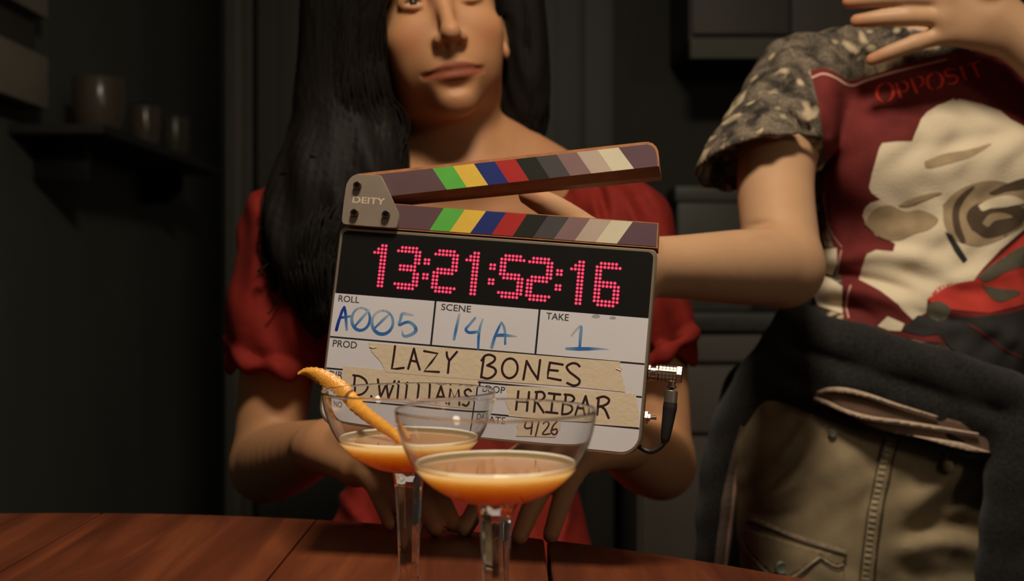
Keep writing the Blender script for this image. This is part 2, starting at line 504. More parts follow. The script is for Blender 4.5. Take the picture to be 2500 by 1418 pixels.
# ------------------------------------------------------------------ coupe glasses
GH = .1452
def stem_mod(r, z, a):
    # circle near both ends, eight facets between
    t = min(1, max(0, (z - .012) / .006)) * min(1, max(0, (GH - .0484 - z) / .004))
    seg = math.pi / 4
    k = (a % seg) - seg / 2
    octo = r * math.cos(seg / 2) / math.cos(k) * 1.03
    return r * (1 - t) + octo * t
BOWL_OUT = [(.0095, -.0484), (.0150, -.0474), (.0220, -.0452), (.0290, -.0415), (.0350, -.0372), (.0400, -.0318), (.0444, -.0252), (.0478, -.0180), (.0500, -.0110), (.0512, -.0045), (.0516, -.0006)]
WALL = .0007
def inner_profile():
    q = [np.array(p, float) for p in catmull([(0.0, -.0490), (.0045, -.0488)] + BOWL_OUT, 4)]
    out = []
    for i, p in enumerate(q):
        t = q[min(i + 1, len(q) - 1)] - q[max(i - 1, 0)]; t = t / np.linalg.norm(t)
        extra = max(0, .0014 * (1 - p[0] / .02))
        w = p + np.array([-t[1], t[0]]) * (WALL + extra)
        if w[0] >= 0: out.append((float(w[0]), float(w[1])))
    out = out[::-1]
    return out + [(0.0, out[-1][1])]
BOWL_IN = inner_profile()
RIM = [(.05152, -.0002), (.05125, 0.0), (.05098, -.0002)]
def coupe(loc, label):
    root = empty('coupe_glass', loc)
    tag(root, label, 'glass', 'coupe glasses on the table')
    def sm(p):
        q = catmull([(r, z) for r, z in p], 4); return [(max(0, float(a[0])), float(a[1])) for a in q]
    b = MB()
    prof = [(r, GH + z) for r, z in sm(BOWL_OUT) + RIM + BOWL_IN]
    b.lathe(prof, 96)
    b.build('bowl', M['glass'], root, sharp=None)
    b = MB()
    b.lathe([(.0095, GH - .0484), (.0096, GH - .0492), (.0094, GH - .0505), (.0086, GH - .053), (.0080, GH - .058), (.0074, GH - .068), (.0066, GH - .082), (.0061, .045), (.0058, .03), (.0060, .018), (.0065, .0115)], 96, mod=stem_mod)
    b.build('stem', M['glass'], root, sharp=25)
    b = MB()
    b.lathe([(.0065, .0115), (.0085, .0085), (.014, .006), (.024, .0042), (.0345, .003), (.0355, .0018), (.035, .0006), (.034, 0), (.02, .0004), (0, .0008)], 96)
    b.build('foot', M['glass'], root, sharp=None)
    return root
LV = -.0298   # drink surface below the rim
def drink(loc, label):
    ri = float(np.interp(-LV, [-z for r, z in BOWL_IN], [r for r, z in BOWL_IN]))
    prof = [(0, LV - .0002), (ri - .005, LV - .0002), (ri - .0036, LV - .0001), (ri - .0025, LV + .0002), (ri - .0016, LV + .0007), (ri - .0008, LV + .0014), (ri + .0002, LV + .0024)]
    q = BOWL_IN
    for p in q:
        if p[1] < LV + .0015: prof.append((max(0, float(p[0]) + (.0003 if p[0] > .001 else 0)), float(p[1]) - .0002))
    b = MB(); b.lathe([(r, GH + z) for r, z in prof], 96)
    o = b.build('cocktail', M['drink'], None, sharp=None)
    o.location = loc
    tag(o, label, 'drink', 'cocktails in the coupe glasses')
    return o
gA = W(1210, 995, .608); gA.z = TABLE_Z + .0002
gB = W(998, 957, .707); gB.z = TABLE_Z + .0002
coupe(gA, 'coupe glass without garnish, overlapping the other glass and nearer the viewer')
drink(gA, 'cloudy orange cocktail in the nearer coupe glass without peel')
coupe(gB, 'coupe glass with an orange peel twist on its rim')
drink(gB, 'cloudy orange cocktail with an orange peel dipping into it')

# orange peel twist leaning on the far rim of the second glass
path = [(982, 1078, .695, 8), (962, 1058, .702, 12), (935, 1040, .712, 14), (904, 1018, .722, 15.5), (872, 992, .731, 17), (852, 969, .738, 18.5), (831, 948, .743, 19.5), (805, 929, .747, 19.5), (775, 914, .750, 17), (750, 908, .752, 11), (736, 910, .753, 6), (727, 913, .753, 1.5)]
pp = catmull([(*W(a, c, d), 1.04 * w * d / F) for a, c, d, w in path], 9)
rings = []
for i, p in enumerate(pp):
    a = Vector(pp[max(0, i - 1)][:3]); c = Vector(pp[min(len(pp) - 1, i + 1)][:3])
    t = (c - a).normalized()
    u = i / (len(pp) - 1)
    view = (Vector((0, 0, CAM_Z)) - Vector(p[:3])).normalized()
    side = t.cross(view).normalized()
    nrm = side.cross(t).normalized()
    tw = math.radians(-28 + 40 * u + 10 * math.sin(u * 7))
    s2 = side * math.cos(tw) + nrm * math.sin(tw); n2 = nrm * math.cos(tw) - side * math.sin(tw)
    w = p[3] * (1 + .06 * math.sin(i * 1.7)); th = .0011
    c0 = Vector(p[:3]); r = []
    for k in range(-4, 5):
        f = k / 4; r.append(c0 + s2 * (w * f) + n2 * (th * (1 - .55 * f * f) - .0012 * f * f))
    for k in range(4, -5, -1):
        f = k / 4; r.append(c0 + s2 * (w * f * .97) + n2 * (-th * (1 - .4 * f * f) - .0012 * f * f))
    rings.append(r)
b = MB(); b.loft(rings)
fm = []
peel = b.build('orange_peel', [M['zest'], M['pith']], None, sharp=60)
nr = 18
fi = np.zeros(len(peel.data.polygons), dtype=np.int32)
for i in range(len(rings) - 1):
    for j in range(nr):
        if 9 <= j <= 16: fi[i * nr + j] = 1
peel.data.polygons.foreach_set('material_index', fi)
bpy.context.view_layer.update()
org = pp[0][:3]
peel.data.transform(Matrix.Translation(-Vector(org))); peel.location = org
tag(peel, 'curled strip of orange peel leaning out of a coupe glass', 'peel')
# ------------------------------------------------------------------ clapperboard
SX, SY, SZ, s_r, s_p, s_y = -0.1305, 0.9035, 0.0393, 0.0763, -0.1432, -0.1562
SW, SH = .24, .1498
def rot3(r, p, y):
    return np.array(Matrix.Rotation(y, 3, 'Z') @ Matrix.Rotation(p, 3, 'X') @ Matrix.Rotation(r, 3, 'Y'))
SR = rot3(s_r, s_p, s_y)
ST = np.array([SX, SY, SZ + CAM_Z])
slate = empty('clapperboard')
slate.matrix_world = Matrix.Translation(Vector(ST)) @ Matrix(SR.tolist()).to_4x4()
tag(slate, 'film clapperboard with red timecode display and taped handwritten names', 'clapperboard')
def L(px, py, off=0.0):
    """pixel -> (u, v) on the board plane lifted by off towards the viewer"""
    ray = np.array([(px - CX) / F, 1, -(py - CY) / F])
    o = SR.T @ (np.array([0, 0, CAM_Z]) - ST); d = SR.T @ ray
    t = (-off - o[1]) / d[1]
    p = o + t * d
    return (float(p[0]), float(p[2]))
PXM = 1 / 3215.0   # metres per pixel on the board

def flat(mb, poly_uv, y, mi=0):
    mb.add([(u, y, v) for u, v in poly_uv], [tuple(range(len(poly_uv)))], mi)
def prism(mb, poly_uv, y0, y1, mi=0):
    mb.loft([[(u, y0, v) for u, v in poly_uv], [(u, y1, v) for u, v in poly_uv]], mi)
def rrect(u0, v0, u1, v1, rad, n=7):
    """rad: tl, tr, br, bl"""
    out = []
    for (cu, cv, r, a0) in ((u0 + rad[0], v1 - rad[0], rad[0], 180), (u1 - rad[1], v1 - rad[1], rad[1], 90), (u1 - rad[2], v0 + rad[2], rad[2], 0), (u0 + rad[3], v0 + rad[3], rad[3], -90)):
        for k in range(n + 1):
            a = math.radians(a0 - 90 * k / n); out.append((cu + r * math.cos(a), cv + r * math.sin(a)))
    return out

M['frame'] = mat('champagne_metal', (.50, .41, .30), .35, .75, noise=.08, nscale=40)
M['plate'] = mat('brushed_aluminium', (.40, .335, .265), .42, .55, noise=.06, nscale=60, bump=.02, bscale=900)
M['steel'] = mat('dark_screw_steel', (.13, .10, .07), .22, .9, noise=.05)
M['etched'] = mat('pale_etched_lettering', (.62, .52, .40), .6, .2)
M['led_panel'] = mat('black_display_panel', (.010, .010, .010), .35, noise=.05, spec=.3)
M['board'] = mat('white_acrylic', (.69, .69, .735), .28, noise=.03, nscale=18, spec=.4)
M['ink_black'] = mat('printed_black', (.015, .014, .013), .5)
M['label_grey'] = mat('printed_dark_grey', (.045, .043, .045), .5)
M['marker'] = mat('brown_black_marker', (.030, .010, .012), .45, noise=.2, nscale=300)
M['tape'] = mat('cream_masking_tape', (.68, .575, .415), .72, noise=.03, nscale=50, bump=.12, bscale=260)
M['tape_edge'] = mat('grubby_tape_edge', (.42, .34, .2), .8, noise=.3, nscale=300)
M['smudge'] = mat('grey_smudge', (.36, .36, .37), .5)
M['wood_edge'] = mat('bare_orange_wood', (.42, .17, .065), .55, noise=.25, nscale=120)
M['wood_under'] = mat('brown_stick_wood', (.16, .078, .055), .6, noise=.2, nscale=60)
stripe_cols = [(.125, .072, .082), (.115, .47, .07), (.78, .53, .075), (.02, .033, .18), (.42, .028, .026), (.018, .02, .016), (.072, .066, .068), (.24, .15, .15), (.50, .41, .335), (.68, .64, .47), (.125, .072, .09)]
stripe_names = ['plum', 'green', 'yellow', 'navy', 'red', 'black', 'charcoal', 'mauve', 'stone', 'pale_grey', 'plum_end']
STRIPES = [mat('stripe_' + n, c, .5, noise=.05, nscale=60, spec=.3) for n, c in zip(stripe_names, stripe_cols)]
M['blue'] = mat('blue_marker', (1, 1, 1), .45, attr='ink')
M['chrome'] = mat('polished_nickel', (.46, .41, .33), .3, 1.0, noise=.03)
M['rubber'] = mat('black_rubber', (.012, .012, .012), .5, noise=.2, nscale=100)
M['gunmetal'] = mat('gunmetal', (.22, .19, .16), .4, .7, noise=.05)
M['led'] = emit('lit_red_led', (1.0, .09, .20), .92)
M['led_rim'] = emit('led_glow_lens', (.62, .004, .035), .55)

# body of the board
mb = MB()
o1 = rrect(0, -SH, SW, 0, (.004, .004, .0145, .0145))
o2 = rrect(.0008, -SH + .0008, SW - .0008, -.0008, (.0035, .0035, .0138, .0138))
mb.loft([[(u, 0, v) for u, v in o2], [(u, .0008, v) for u, v in o1], [(u, .021, v) for u, v in o1], [(u, .022, v) for u, v in o2]])
mb.build('frame', M['frame'], slate)
vb = [L(813, 712)[1], L(1584, 779)[1]]
VB = sum(vb) / 2
mb = MB(); prism(mb, rrect(.0026, VB, SW - .0022, -.0024, (.0045, .0045, .0004, .0004)), -.0004, .003)
mb.build('display_panel', M['led_panel'], slate)
mb = MB(); prism(mb, rrect(.0020, -SH + .0020, SW - .0020, VB - .0001, (.0004, .0004, .0128, .0128)), -.0003, .003)
wb = mb.build('writing_panel', M['board'], slate)

# printed rules and labels of the panel
def bar(mb, a, c, w, y=-.00033):
    a = np.array(a); c = np.array(c); t = (c - a) / np.linalg.norm(c - a); n = np.array([-t[1], t[0]]) * w / 2
    flat(mb, [tuple(a + n), tuple(a - n), tuple(c - n), tuple(c + n)], y)
mb = MB()
vl = [(L(799, 820)[1] + L(1572, 890)[1]) / 2, (L(789, 896)[1] + L(1566, 971)[1]) / 2, (L(779, 970)[1] + L(1561, 1047)[1]) / 2]
for v in vl: bar(mb, (.0021, v), (SW - .0021, v), .0013)
u1 = (L(1064, 735)[0] + L(1052, 843)[0]) / 2; u2 = (L(1318, 757)[0] + L(1307, 860)[0]) / 2
bar(mb, (u1, VB), (u1, vl[0]), .0015); bar(mb, (u2, VB), (u2, vl[0]), .0015)
u3 = L(1171, 940)[0]
bar(mb, (u3, vl[1]), (u3, -SH + .0022), .0013)
mb.build('ruled_lines', M['ink_black'], wb, smooth=False)

_fonts = {}
def text_polys(s):
    if s in _fonts: return _fonts[s]
    cu = bpy.data.curves.new('t', 'FONT'); cu.body = s; cu.size = 1; cu.resolution_u = 4
    ob = bpy.data.objects.new('t', cu); COL.objects.link(ob)
    bpy.context.view_layer.update()
    me = ob.to_mesh()
    vs = [(v.co.x, v.co.y) for v in me.vertices]; fs = [tuple(p.vertices) for p in me.polygons]
    ob.to_mesh_clear(); bpy.data.objects.remove(ob); bpy.data.curves.remove(cu)
    x0 = min(v[0] for v in vs); x1 = max(v[0] for v in vs); y0 = min(v[1] for v in vs); y1 = max(v[1] for v in vs)
    r = ([((x - x0) / (x1 - x0), (y - y0) / (y1 - y0)) for x, y in vs], fs)
    _fonts[s] = r
    return r
def text(mb, s, uv, w, h, y, mi=0, bold=0.0):
    vs, fs = text_polys(s)
    offs = [(0, 0)] if not bold else [(0, 0), (bold, 0), (0, bold), (bold, bold)]
    for i, (dx, dz) in enumerate(offs):
        mb.add([(uv[0] + x * w + dx, y - i * 1e-5, uv[1] + z * h + dz) for x, z in vs], fs, mi)
for s, x, yb, w, h in (('ROLL', 826, 736, 52, 15.5), ('SCENE', 1077, 757, 72, 15.5), ('TAKE', 1333, 779, 53, 15.5), ('PROD', 812, 846, 60, 16.5), ('DIR', 802, 921, 35, 16), ('DOP', 1185, 957, 46, 16), ('DATE', 1176, 1031, 56, 16), ('NO', 796, 996, 28, 14)):
    mb = MB(); text(mb, s, L(x, yb), w * PXM, h * PXM, -.00034, bold=.00012)
    mb.build('printed_label', M['label_grey'], wb, smooth=False)

# stroke writing
def stroke(mb, pts, w, y, ink=None, inks=None, smooth=True, n=7, mi=0):
    """flat round-ended stroke through pixel points"""
    P = [L(*p) for p in pts]
    if smooth and len(P) > 2: P = catmull(P, n)
    P = [np.array(p) for p in P]
    m = len(P)
    w = np.full(m, w * PXM) if np.isscalar(w) else np.interp(np.linspace(0, 1, m), np.linspace(0, 1, len(w)), np.array(w) * PXM)
    c = None if inks is None else [np.array([np.interp(t, np.linspace(0, 1, len(inks)), [q[k] for q in inks]) for k in range(3)]) for t in np.linspace(0, 1, m)]
    left, right = [], []
    for i in range(m):
        t = P[min(i + 1, m - 1)] - P[max(i - 1, 0)]; t = t / (np.linalg.norm(t) + 1e-12); nn = np.array([-t[1], t[0]])
        left.append(P[i] + nn * w[i] / 2); right.append(P[i] - nn * w[i] / 2)
    vs = [(p[0], y, p[1]) for p in left] + [(p[0], y, p[1]) for p in right]
    fs = [(i, i + 1, m + i + 1, m + i) for i in range(m - 1)]
    mb.add(vs, fs, mi)
    if ink is not None: ink += (c + c)
    for e, i in ((0, 0), (1, m - 1)):
        vs = [(P[i][0] + w[i] / 2 * math.cos(a), y - 4e-6, P[i][1] + w[i] / 2 * math.sin(a)) for a in [2 * math.pi * k / 12 for k in range(12)]]
        mb.add(vs, [tuple(range(12))], mi)
        if ink is not None: ink += [c[i]] * 12

def zA(x, y): return (800 + x / 6.25, 710 + y / 6.25)
def zB(x, y): return (1200 + x / 5.682, 730 + y / 5.682)
def z4(x, y): return (700 + x / 2.294, 800 + y / 2.294)
def z8(x, y): return (720 + x / 4.574, 870 + y / 4.574)
def z3(x, y): return (940 + x / 4.296, 930 + y / 4.296)
DK = (.010, .045, .36); MD = (.030, .15, .45); LT = (.16, .32, .52); FT = (.42, .47, .57)
def ell(fn, cx, cy, rx, ry, a0, a1, tilt=0.0, n=18):
    out = []
    for k in range(n + 1):
        a = math.radians(a0 + (a1 - a0) * k / n); x = rx * math.cos(a); y = ry * math.sin(a)
        out.append(fn(cx + x * math.cos(tilt) - y * math.sin(tilt), cy + x * math.sin(tilt) + y * math.cos(tilt)))
    return out
def blue_mark(strokes):
    mb = MB(); ink = []
    for pts, w, inks in strokes: stroke(mb, pts, w, -.00034 - .00002 * random.random(), ink, inks, n=4)
    o = mb.build('marker_writing', M['blue'], wb, smooth=False)
    ca = o.data.color_attributes.new('ink', 'FLOAT_COLOR', 'POINT')
    ca.data.foreach_set('color', np.concatenate([np.array(ink), np.ones((len(ink), 1))], 1).ravel().astype(np.float32))
    return o
o = blue_mark([
    ([zA(135, 595), zA(165, 480), zA(195, 390), zA(225, 300), zA(252, 255)], [8, 8, 7, 7, 6], [(.006, .02, .27), DK, DK, DK, DK]),
    ([zA(255, 250), zA(272, 330), zA(282, 450), zA(292, 590)], [7, 7, 7, 6], [DK, DK, MD, LT]),
    ([zA(200, 410), zA(290, 395), zA(365, 385)], [6, 6, 5], [DK, MD, LT]),
    (ell(zA, 508, 430, 138, 172, -95, 262, .12), [5, 6, 7, 7, 8, 8, 6, 5], [FT, LT, MD, MD, MD, MD, LT, LT, FT]),
    ([zA(425, 530), zA(520, 420), zA(630, 295)], [5, 7, 5], [MD, LT, FT]),
    (ell(zA, 838, 480, 160, 180, -95, 262, .12), [5, 6, 7, 8, 9, 8, 6, 5], [FT, LT, LT, MD, MD, MD, LT, FT, FT]),
    ([zA(715, 572), zA(840, 450), zA(955, 345)], [5, 7, 5], [MD, LT, FT]),
    ([zA(1300, 372), zA(1215, 352), zA(1140, 352), zA(1112, 440), zA(1092, 522), zA(1170, 488), zA(1250, 478), zA(1330, 540), zA(1345, 610), zA(1280, 665), zA(1190, 692), zA(1150, 670), zA(1138, 605)], [4, 7, 8, 7, 6, 7, 7, 8, 9, 8, 7, 6, 3], [FT, FT, LT, LT, MD, MD, LT, MD, LT, LT, LT, FT]),
])
o['label'] = 'blue marker writing A005'
o = blue_mark([
    ([zA(2010, 360), zA(1970, 540), zA(1930, 735)], [6, 7, 7], [FT, LT, MD, LT]),
    ([zA(2250, 415), zA(2170, 510), zA(2110, 585), zA(2150, 632), zA(2230, 632), zA(2310, 618)], [6, 6, 7, 7, 7, 6], [LT, LT, MD, MD, MD, LT]),
    ([zA(2368, 435), zA(2325, 560), zA(2305, 700), zA(2298, 890)], [5, 6, 7, 5], [FT, LT, MD, MD]),
    ([zB(5, 668), zB(45, 530), zB(100, 400), zB(140, 320)], [8, 7, 6, 4], [LT, MD, MD, LT]),
    ([zB(140, 320), zB(175, 390), zB(190, 480), zB(190, 622)], [4, 6, 6, 5], [LT, LT, LT, MD]),
    ([zB(60, 505), zB(160, 500), zB(250, 508), zB(345, 518)], [7, 8, 6, 3], [MD, MD, LT, FT]),
])
o['label'] = 'blue marker writing 14A'
o = blue_mark([
    ([zB(1110, 508), zB(1165, 440), zB(1225, 382), zB(1245, 395), zB(1235, 520), zB(1225, 660)], [4, 5, 6, 7, 8, 6], [FT, FT, FT, LT, LT, MD]),
    ([zB(1040, 688), zB(1200, 690), zB(1350, 690), zB(1480, 690), zB(1620, 696)], [6, 9, 8, 5, 2], [LT, MD, MD, LT, FT]),
])
o['label'] = 'blue marker number 1'
# smudges above TAKE
mb = MB()
for (x, y, rx, ry) in ((1455, 772, 10, 5), (1496, 776, 8, 4)):
    flat(mb, [L(x + rx * math.cos(a) * (1 + .15 * math.sin(3 * a)), y + ry * math.sin(a)) for a in [2 * math.pi * k / 20 for k in range(20)]], -.00033)
mb.build('smudge', M['smudge'], wb, smooth=False)

# masking tape strips with writing
def tape(poly_px, y, label, strokes, w=5.2, creases=()):
    P = [L(*p) for p in poly_px]
    mb = MB(); prism(mb, P, y, y + .00009)
    o = mb.build('tape_strip', M['tape'], slate, smooth=False); o['label'] = label
    if strokes:
        mb = MB()
        for i, s in enumerate(strokes):
            sm = True
            if isinstance(s, tuple): s, sm = s
            stroke(mb, s, w, y - .00003 - i * 1e-6, smooth=sm)
        mb.build('handwriting', M['marker'], o, smooth=False)
    if creases:
        for c in creases:
            mb = MB(); q = [L(*p) for p in c]
            mb.tube([(u, y + .0001, v) for u, v in q], .0005, 6)
            mb.build('crease', M['tape'], o)
    return o
def mono(*p): return (list(p), False)
tape([(901, 836), (918, 838), (1000, 845), (1100, 850), (1200, 858), (1300, 866), (1400, 874), (1515, 883), (1512, 890), (1519, 899), (1514, 903), (1517, 914), (1522, 925), (1520, 932), (1527, 944), (1526, 957), (1400, 944), (1250, 933), (1100, 922), (941, 908), (938, 898), (932, 886), (925, 877), (917, 869), (908, 859), (905, 853), (911, 851), (902, 845)], -.00054, 'masking tape reading LAZY BONES', [
    mono((965, 845), (961, 875), (957, 900), (971, 900), (986, 898)),
    mono((997, 900), (1011, 851)), mono((1011, 851), (1018, 880), (1025, 902)), mono((1004, 880), (1018, 883)),
    mono((1036, 857), (1069, 863), (1053, 885), (1036, 906), (1072, 908)),
    [(1091, 860), (1092, 870), (1097, 880)], mono((1116, 859), (1097, 881)), mono((1097, 880), (1094, 910)),
    mono((1182, 872), (1178, 898), (1175, 921)), [(1176, 880), (1184, 869), (1196, 866), (1208, 872), (1206, 882), (1190, 892)],
    [(1190, 892), (1206, 898), (1211, 908), (1203, 919), (1190, 924), (1175, 920)],
    ell(lambda x, y: (x, y), 1245, 899, 19, 24, -100, 265, .1),
    mono((1278, 926), (1286, 882)), mono((1286, 881), (1299, 905), (1313, 925)), mono((1313, 926), (1319, 879)),
    mono((1374, 890), (1343, 885)), mono((1343, 885), (1339, 905), (1337, 922), (1369, 928)), mono((1340, 903), (1362, 905)),
    [(1415, 894), (1408, 888), (1396, 887), (1384, 895), (1390, 907), (1404, 918), (1415, 928), (1412, 938), (1400, 941), (1385, 935)],
], 5.6, creases=([(903, 846), (911, 849), (920, 848)], [(1516, 905), (1504, 900)]))
tape([(838, 893), (900, 899), (1000, 907), (1100, 916), (1168, 922), (1166, 950), (1160, 975), (1162, 1000), (1100, 994), (1000, 984), (900, 975), (833, 969), (835, 930)], -.00044, 'masking tape reading D. WILLIAMS', [
    mono((867, 917), (863, 966)), [(863, 916), (880, 919), (894, 930), (896, 947), (884, 961), (863, 967)],
    mono((905, 967), (906, 968)),
    mono((923, 926), (928, 970)), mono((928, 970), (943, 938)), mono((943, 938), (948, 972)), mono((948, 972), (964, 930)),
    mono((974, 931), (970, 974)),
    mono((995, 934), (990, 976), (1008, 978)),
    mono((1024, 936), (1019, 979), (1036, 980)),
    mono((1051, 938), (1048, 982)),
    mono((1063, 984), (1078, 943)), mono((1078, 943), (1090, 986)), mono((1069, 968), (1086, 970)),
    mono((1097, 988), (1102, 948), (1111, 972), (1122, 950), (1125, 990)),
    [(1154, 955), (1147, 950), (1138, 955), (1140, 964), (1150, 973), (1151, 985), (1144, 992), (1134, 989)],
], 5.4)
tape([(1235, 941), (1300, 944), (1400, 950), (1552, 961), (1556, 985), (1561, 1010), (1558, 1043), (1457, 1036), (1350, 1026), (1242, 1016), (1245, 1003), (1238, 990), (1233, 975), (1239, 960)], -.00046, 'masking tape reading HRIBAR', [
    mono((1266, 955), (1261, 1000)), mono((1292, 957), (1288, 1003)), mono((1263, 979), (1290, 981)),
    mono((1311, 958), (1306, 1005)), [(1308, 957), (1324, 957), (1330, 967), (1322, 977), (1308, 980)], mono((1312, 980), (1330, 1007)),
    mono((1340, 960), (1368, 963)), mono((1354, 962), (1349, 1007)), mono((1336, 1006), (1365, 1009)),
    mono((1382, 963), (1377, 1010)), [(1379, 963), (1395, 965), (1402, 973), (1395, 982), (1382, 985)], [(1382, 985), (1400, 990), (1404, 1001), (1394, 1010), (1377, 1012)],
    mono((1413, 1013), (1430, 967)), mono((1430, 967), (1442, 1016)), mono((1419, 996), (1437, 998)),
    mono((1462, 971), (1458, 1012)), [(1458, 972), (1474, 968), (1486, 974), (1485, 983), (1474, 990), (1461, 993)], [(1466, 991), (1477, 1000), (1486, 1020)],
], 5.6)
tape([(1290, 1022), (1345, 1026), (1380, 1031), (1378, 1045), (1372, 1058), (1364, 1071), (1330, 1069), (1262, 1066), (1268, 1052), (1264, 1040), (1274, 1028)], -.00058, 'small masking tape reading 4/26', [
    [(1287, 1030), (1284, 1044), (1291, 1048), (1303, 1045)], mono((1304, 1030), (1300, 1062)), mono((1321, 1029), (1312, 1066)),
    [(1332, 1036), (1338, 1030), (1346, 1034), (1344, 1044), (1330, 1062), (1350, 1062)],
    [(1368, 1031), (1358, 1042), (1353, 1056), (1360, 1064), (1368, 1060), (1367, 1050), (1356, 1052)],
], 4.2)

# timecode display
D1 = ['...##', '..###', '.####', '...##', '...##', '...##', '...##', '...##', '...##', '...##', '...##', '...##']
D2 = ['.#####.', '#######', '.....##', '.....##', '.....##', '.######', '######.', '##.....', '##.....', '##.....', '#######', '.#####.']
D3 = ['.#####.', '#######', '.....##', '.....##', '.....##', '.#####.', '.#####.', '.....##', '.....##', '.....##', '#######', '.#####.']
D5 = ['.#####.', '#######', '##.....', '##.....', '##.....', '######.', '.######', '.....##', '.....##', '.....##', '#######', '.#####.']
D6 = ['.#####.', '#######', '##.....', '##.....', '##.....', '######.', '#######', '##...##', '##...##', '##...##', '#######', '.#####.']
DC = ['##', '##', '..', '..', '##', '##']
zc = lambda x, y: L(780 + x / 2.907, 540 + y / 2.907, .001)
du = .00278; dv = .00278
def led(pattern, x, y, c0, label):
    """pattern with the dot of row 0, column c0 at zoomed pixel x, y"""
    u0, v0 = zc(x, y)
    mb = MB()
    for r, row in enumerate(pattern):
        for c, ch in enumerate(row):
            if ch != '#': continue
            u = u0 + (c - c0) * du; v = v0 - r * dv
            ang = [2 * math.pi * k / 12 for k in range(12)]
            mb.add([(u + .00136 * math.cos(a), -.00052, v + .00136 * math.sin(a)) for a in ang], [tuple(range(12))], 1)
            mb.add([(u + .00098 * math.cos(a), -.00056, v + .00098 * math.sin(a)) for a in ang], [tuple(range(12))], 0)
    o = mb.build('led_digit', [M['led'], M['led_rim']], slate, smooth=False)
    o['label'] = label
for pat, x, y, c0, lab in ((D1, 447, 172, 3, 'lit red digit 1'), (D3, 588, 185, 1, 'lit red digit 3'), (DC, 750, 272, 0, 'lit red colon'), (D2, 853, 208, 1, 'lit red digit 2'), (D1, 1102, 225, 3, 'lit red digit 1'), (DC, 1216, 308, 0, 'lit red colon'), (D5, 1322, 243, 1, 'lit red digit 5'), (D2, 1520, 262, 1, 'lit red digit 2'), (DC, 1690, 349, 0, 'lit red colon'), (D1, 1847, 288, 3, 'lit red digit 1'), (D6, 2000, 298, 1, 'lit red digit 6')):
    led(pat, x, y, c0, lab)

# clap sticks
def lerp2(a, c, t): return (a[0] + (c[0] - a[0]) * t, a[1] + (c[1] - a[1]) * t)
FY = -.0003
lo_t = [1084, 1135, 1187, 1236, 1287, 1338, 1390, 1441, 1493, 1545]; lo_b = [1049, 1098, 1148, 1200, 1252, 1301, 1352, 1403, 1454, 1506]
lt0, lt1, lb0, lb1 = (860, 489.5), (1608, 544), (850, 551.5), (1605, 606)
on = lambda a, c, x: (x, a[1] + (c[1] - a[1]) * (x - a[0]) / (c[0] - a[0]))
mb = MB()
F0 = [L(*p, -FY) for p in (lt0, lt1, lb1, lb0)]
mb.loft([[(u, FY, v) for u, v in F0], [(u, FY + .024, v) for u, v in F0]], 0)
ins = 2.0
tops = [(lt0[0], lt0[1] + ins)] + [(x, on(lt0, lt1, x)[1] + ins) for x in lo_t] + [(lt1[0] - 3, lt1[1] + ins)]
bots = [(lb0[0], lb0[1] - 4)] + [(x, on(lb0, lb1, x)[1] - 4) for x in lo_b] + [(lb1[0] - 3, lb1[1] - 4)]
for i in range(11):
    flat(mb, [L(*p, -FY) for p in (tops[i], tops[i + 1], bots[i + 1], bots[i])], FY - .0003, 1 + i)
o = mb.build('fixed_stick', [M['wood_edge']] + STRIPES, slate, smooth=False); o['label'] = 'fixed lower clap stick with colour chart stripes'
# hinged stick
up_t = [1056, 1106, 1157, 1208, 1258, 1308, 1359, 1408, 1459, 1510]; up_b = [1091, 1140, 1192, 1242, 1292, 1342, 1393, 1444, 1495, 1548]
ut0, ut1 = (872, 424.5), (1567, 347); ub0, ub1 = (868, 489), (1609, 406)
cap = [(1567, 347), (1582, 346), (1594, 350), (1602, 358), (1607, 368), (1609, 385)]
front = [ut0] + cap + [ub1, ub0]
drop = lambda p: (p[0] + 5, p[1] + 25 if p[0] > 1200 else p[1] + 15)
back = [ut0] + cap + [drop(ub1), drop(ub0)]
mb = MB()
R0 = [(u, FY, v) for u, v in (L(*p, -FY) for p in front)]
f2 = [L(*p, -FY) for p in front]
Bk = [L(*p, -FY - .011) for p in back]
f3 = f2[:-2] + Bk[-2:]
R1 = [(u, FY + .011, v) for u, v in f3]; R2 = [(u, FY + .024, v) for u, v in f3]
n = len(front)
mb.add(R0 + R1 + R2, [tuple(range(n))[::-1], tuple(range(2 * n, 3 * n))] , 0)
vv = R0 + R1 + R2
fs0 = []; fs1 = []
for i in range(2):
    for j in range(n):
        k = (j + 1) % n; f = (i * n + j, i * n + k, (i + 1) * n + k, (i + 1) * n + j)
        (fs1 if j == n - 2 else fs0).append(f)
mb.add(vv, fs0, 0); mb.add(vv, fs1, 12)
tops = [(ut0[0], ut0[1] + 7)] + [(x, on(ut0, ut1, x)[1] + 7) for x in up_t]
bots = [(ub0[0], ub0[1] - 1)] + [(x, on(ub0, ub1, x)[1] - 1) for x in up_b]
for i in range(10):
    flat(mb, [L(*p, -FY) for p in (tops[i], tops[i + 1], bots[i + 1], bots[i])], FY - .0003, 1 + i)
endp = [tops[10], (1565, 354), (1581, 352.5), (1591, 356), (1598, 363), (1602, 372), (1604.5, 386), (1606, 405.5), bots[10]]
flat(mb, [L(*p, -FY) for p in endp], FY - .0003, 11)
o = mb.build('hinged_stick', [M['wood_edge']] + STRIPES + [M['wood_under']], slate, smooth=False); o['label'] = 'raised upper clap stick with colour chart stripes'

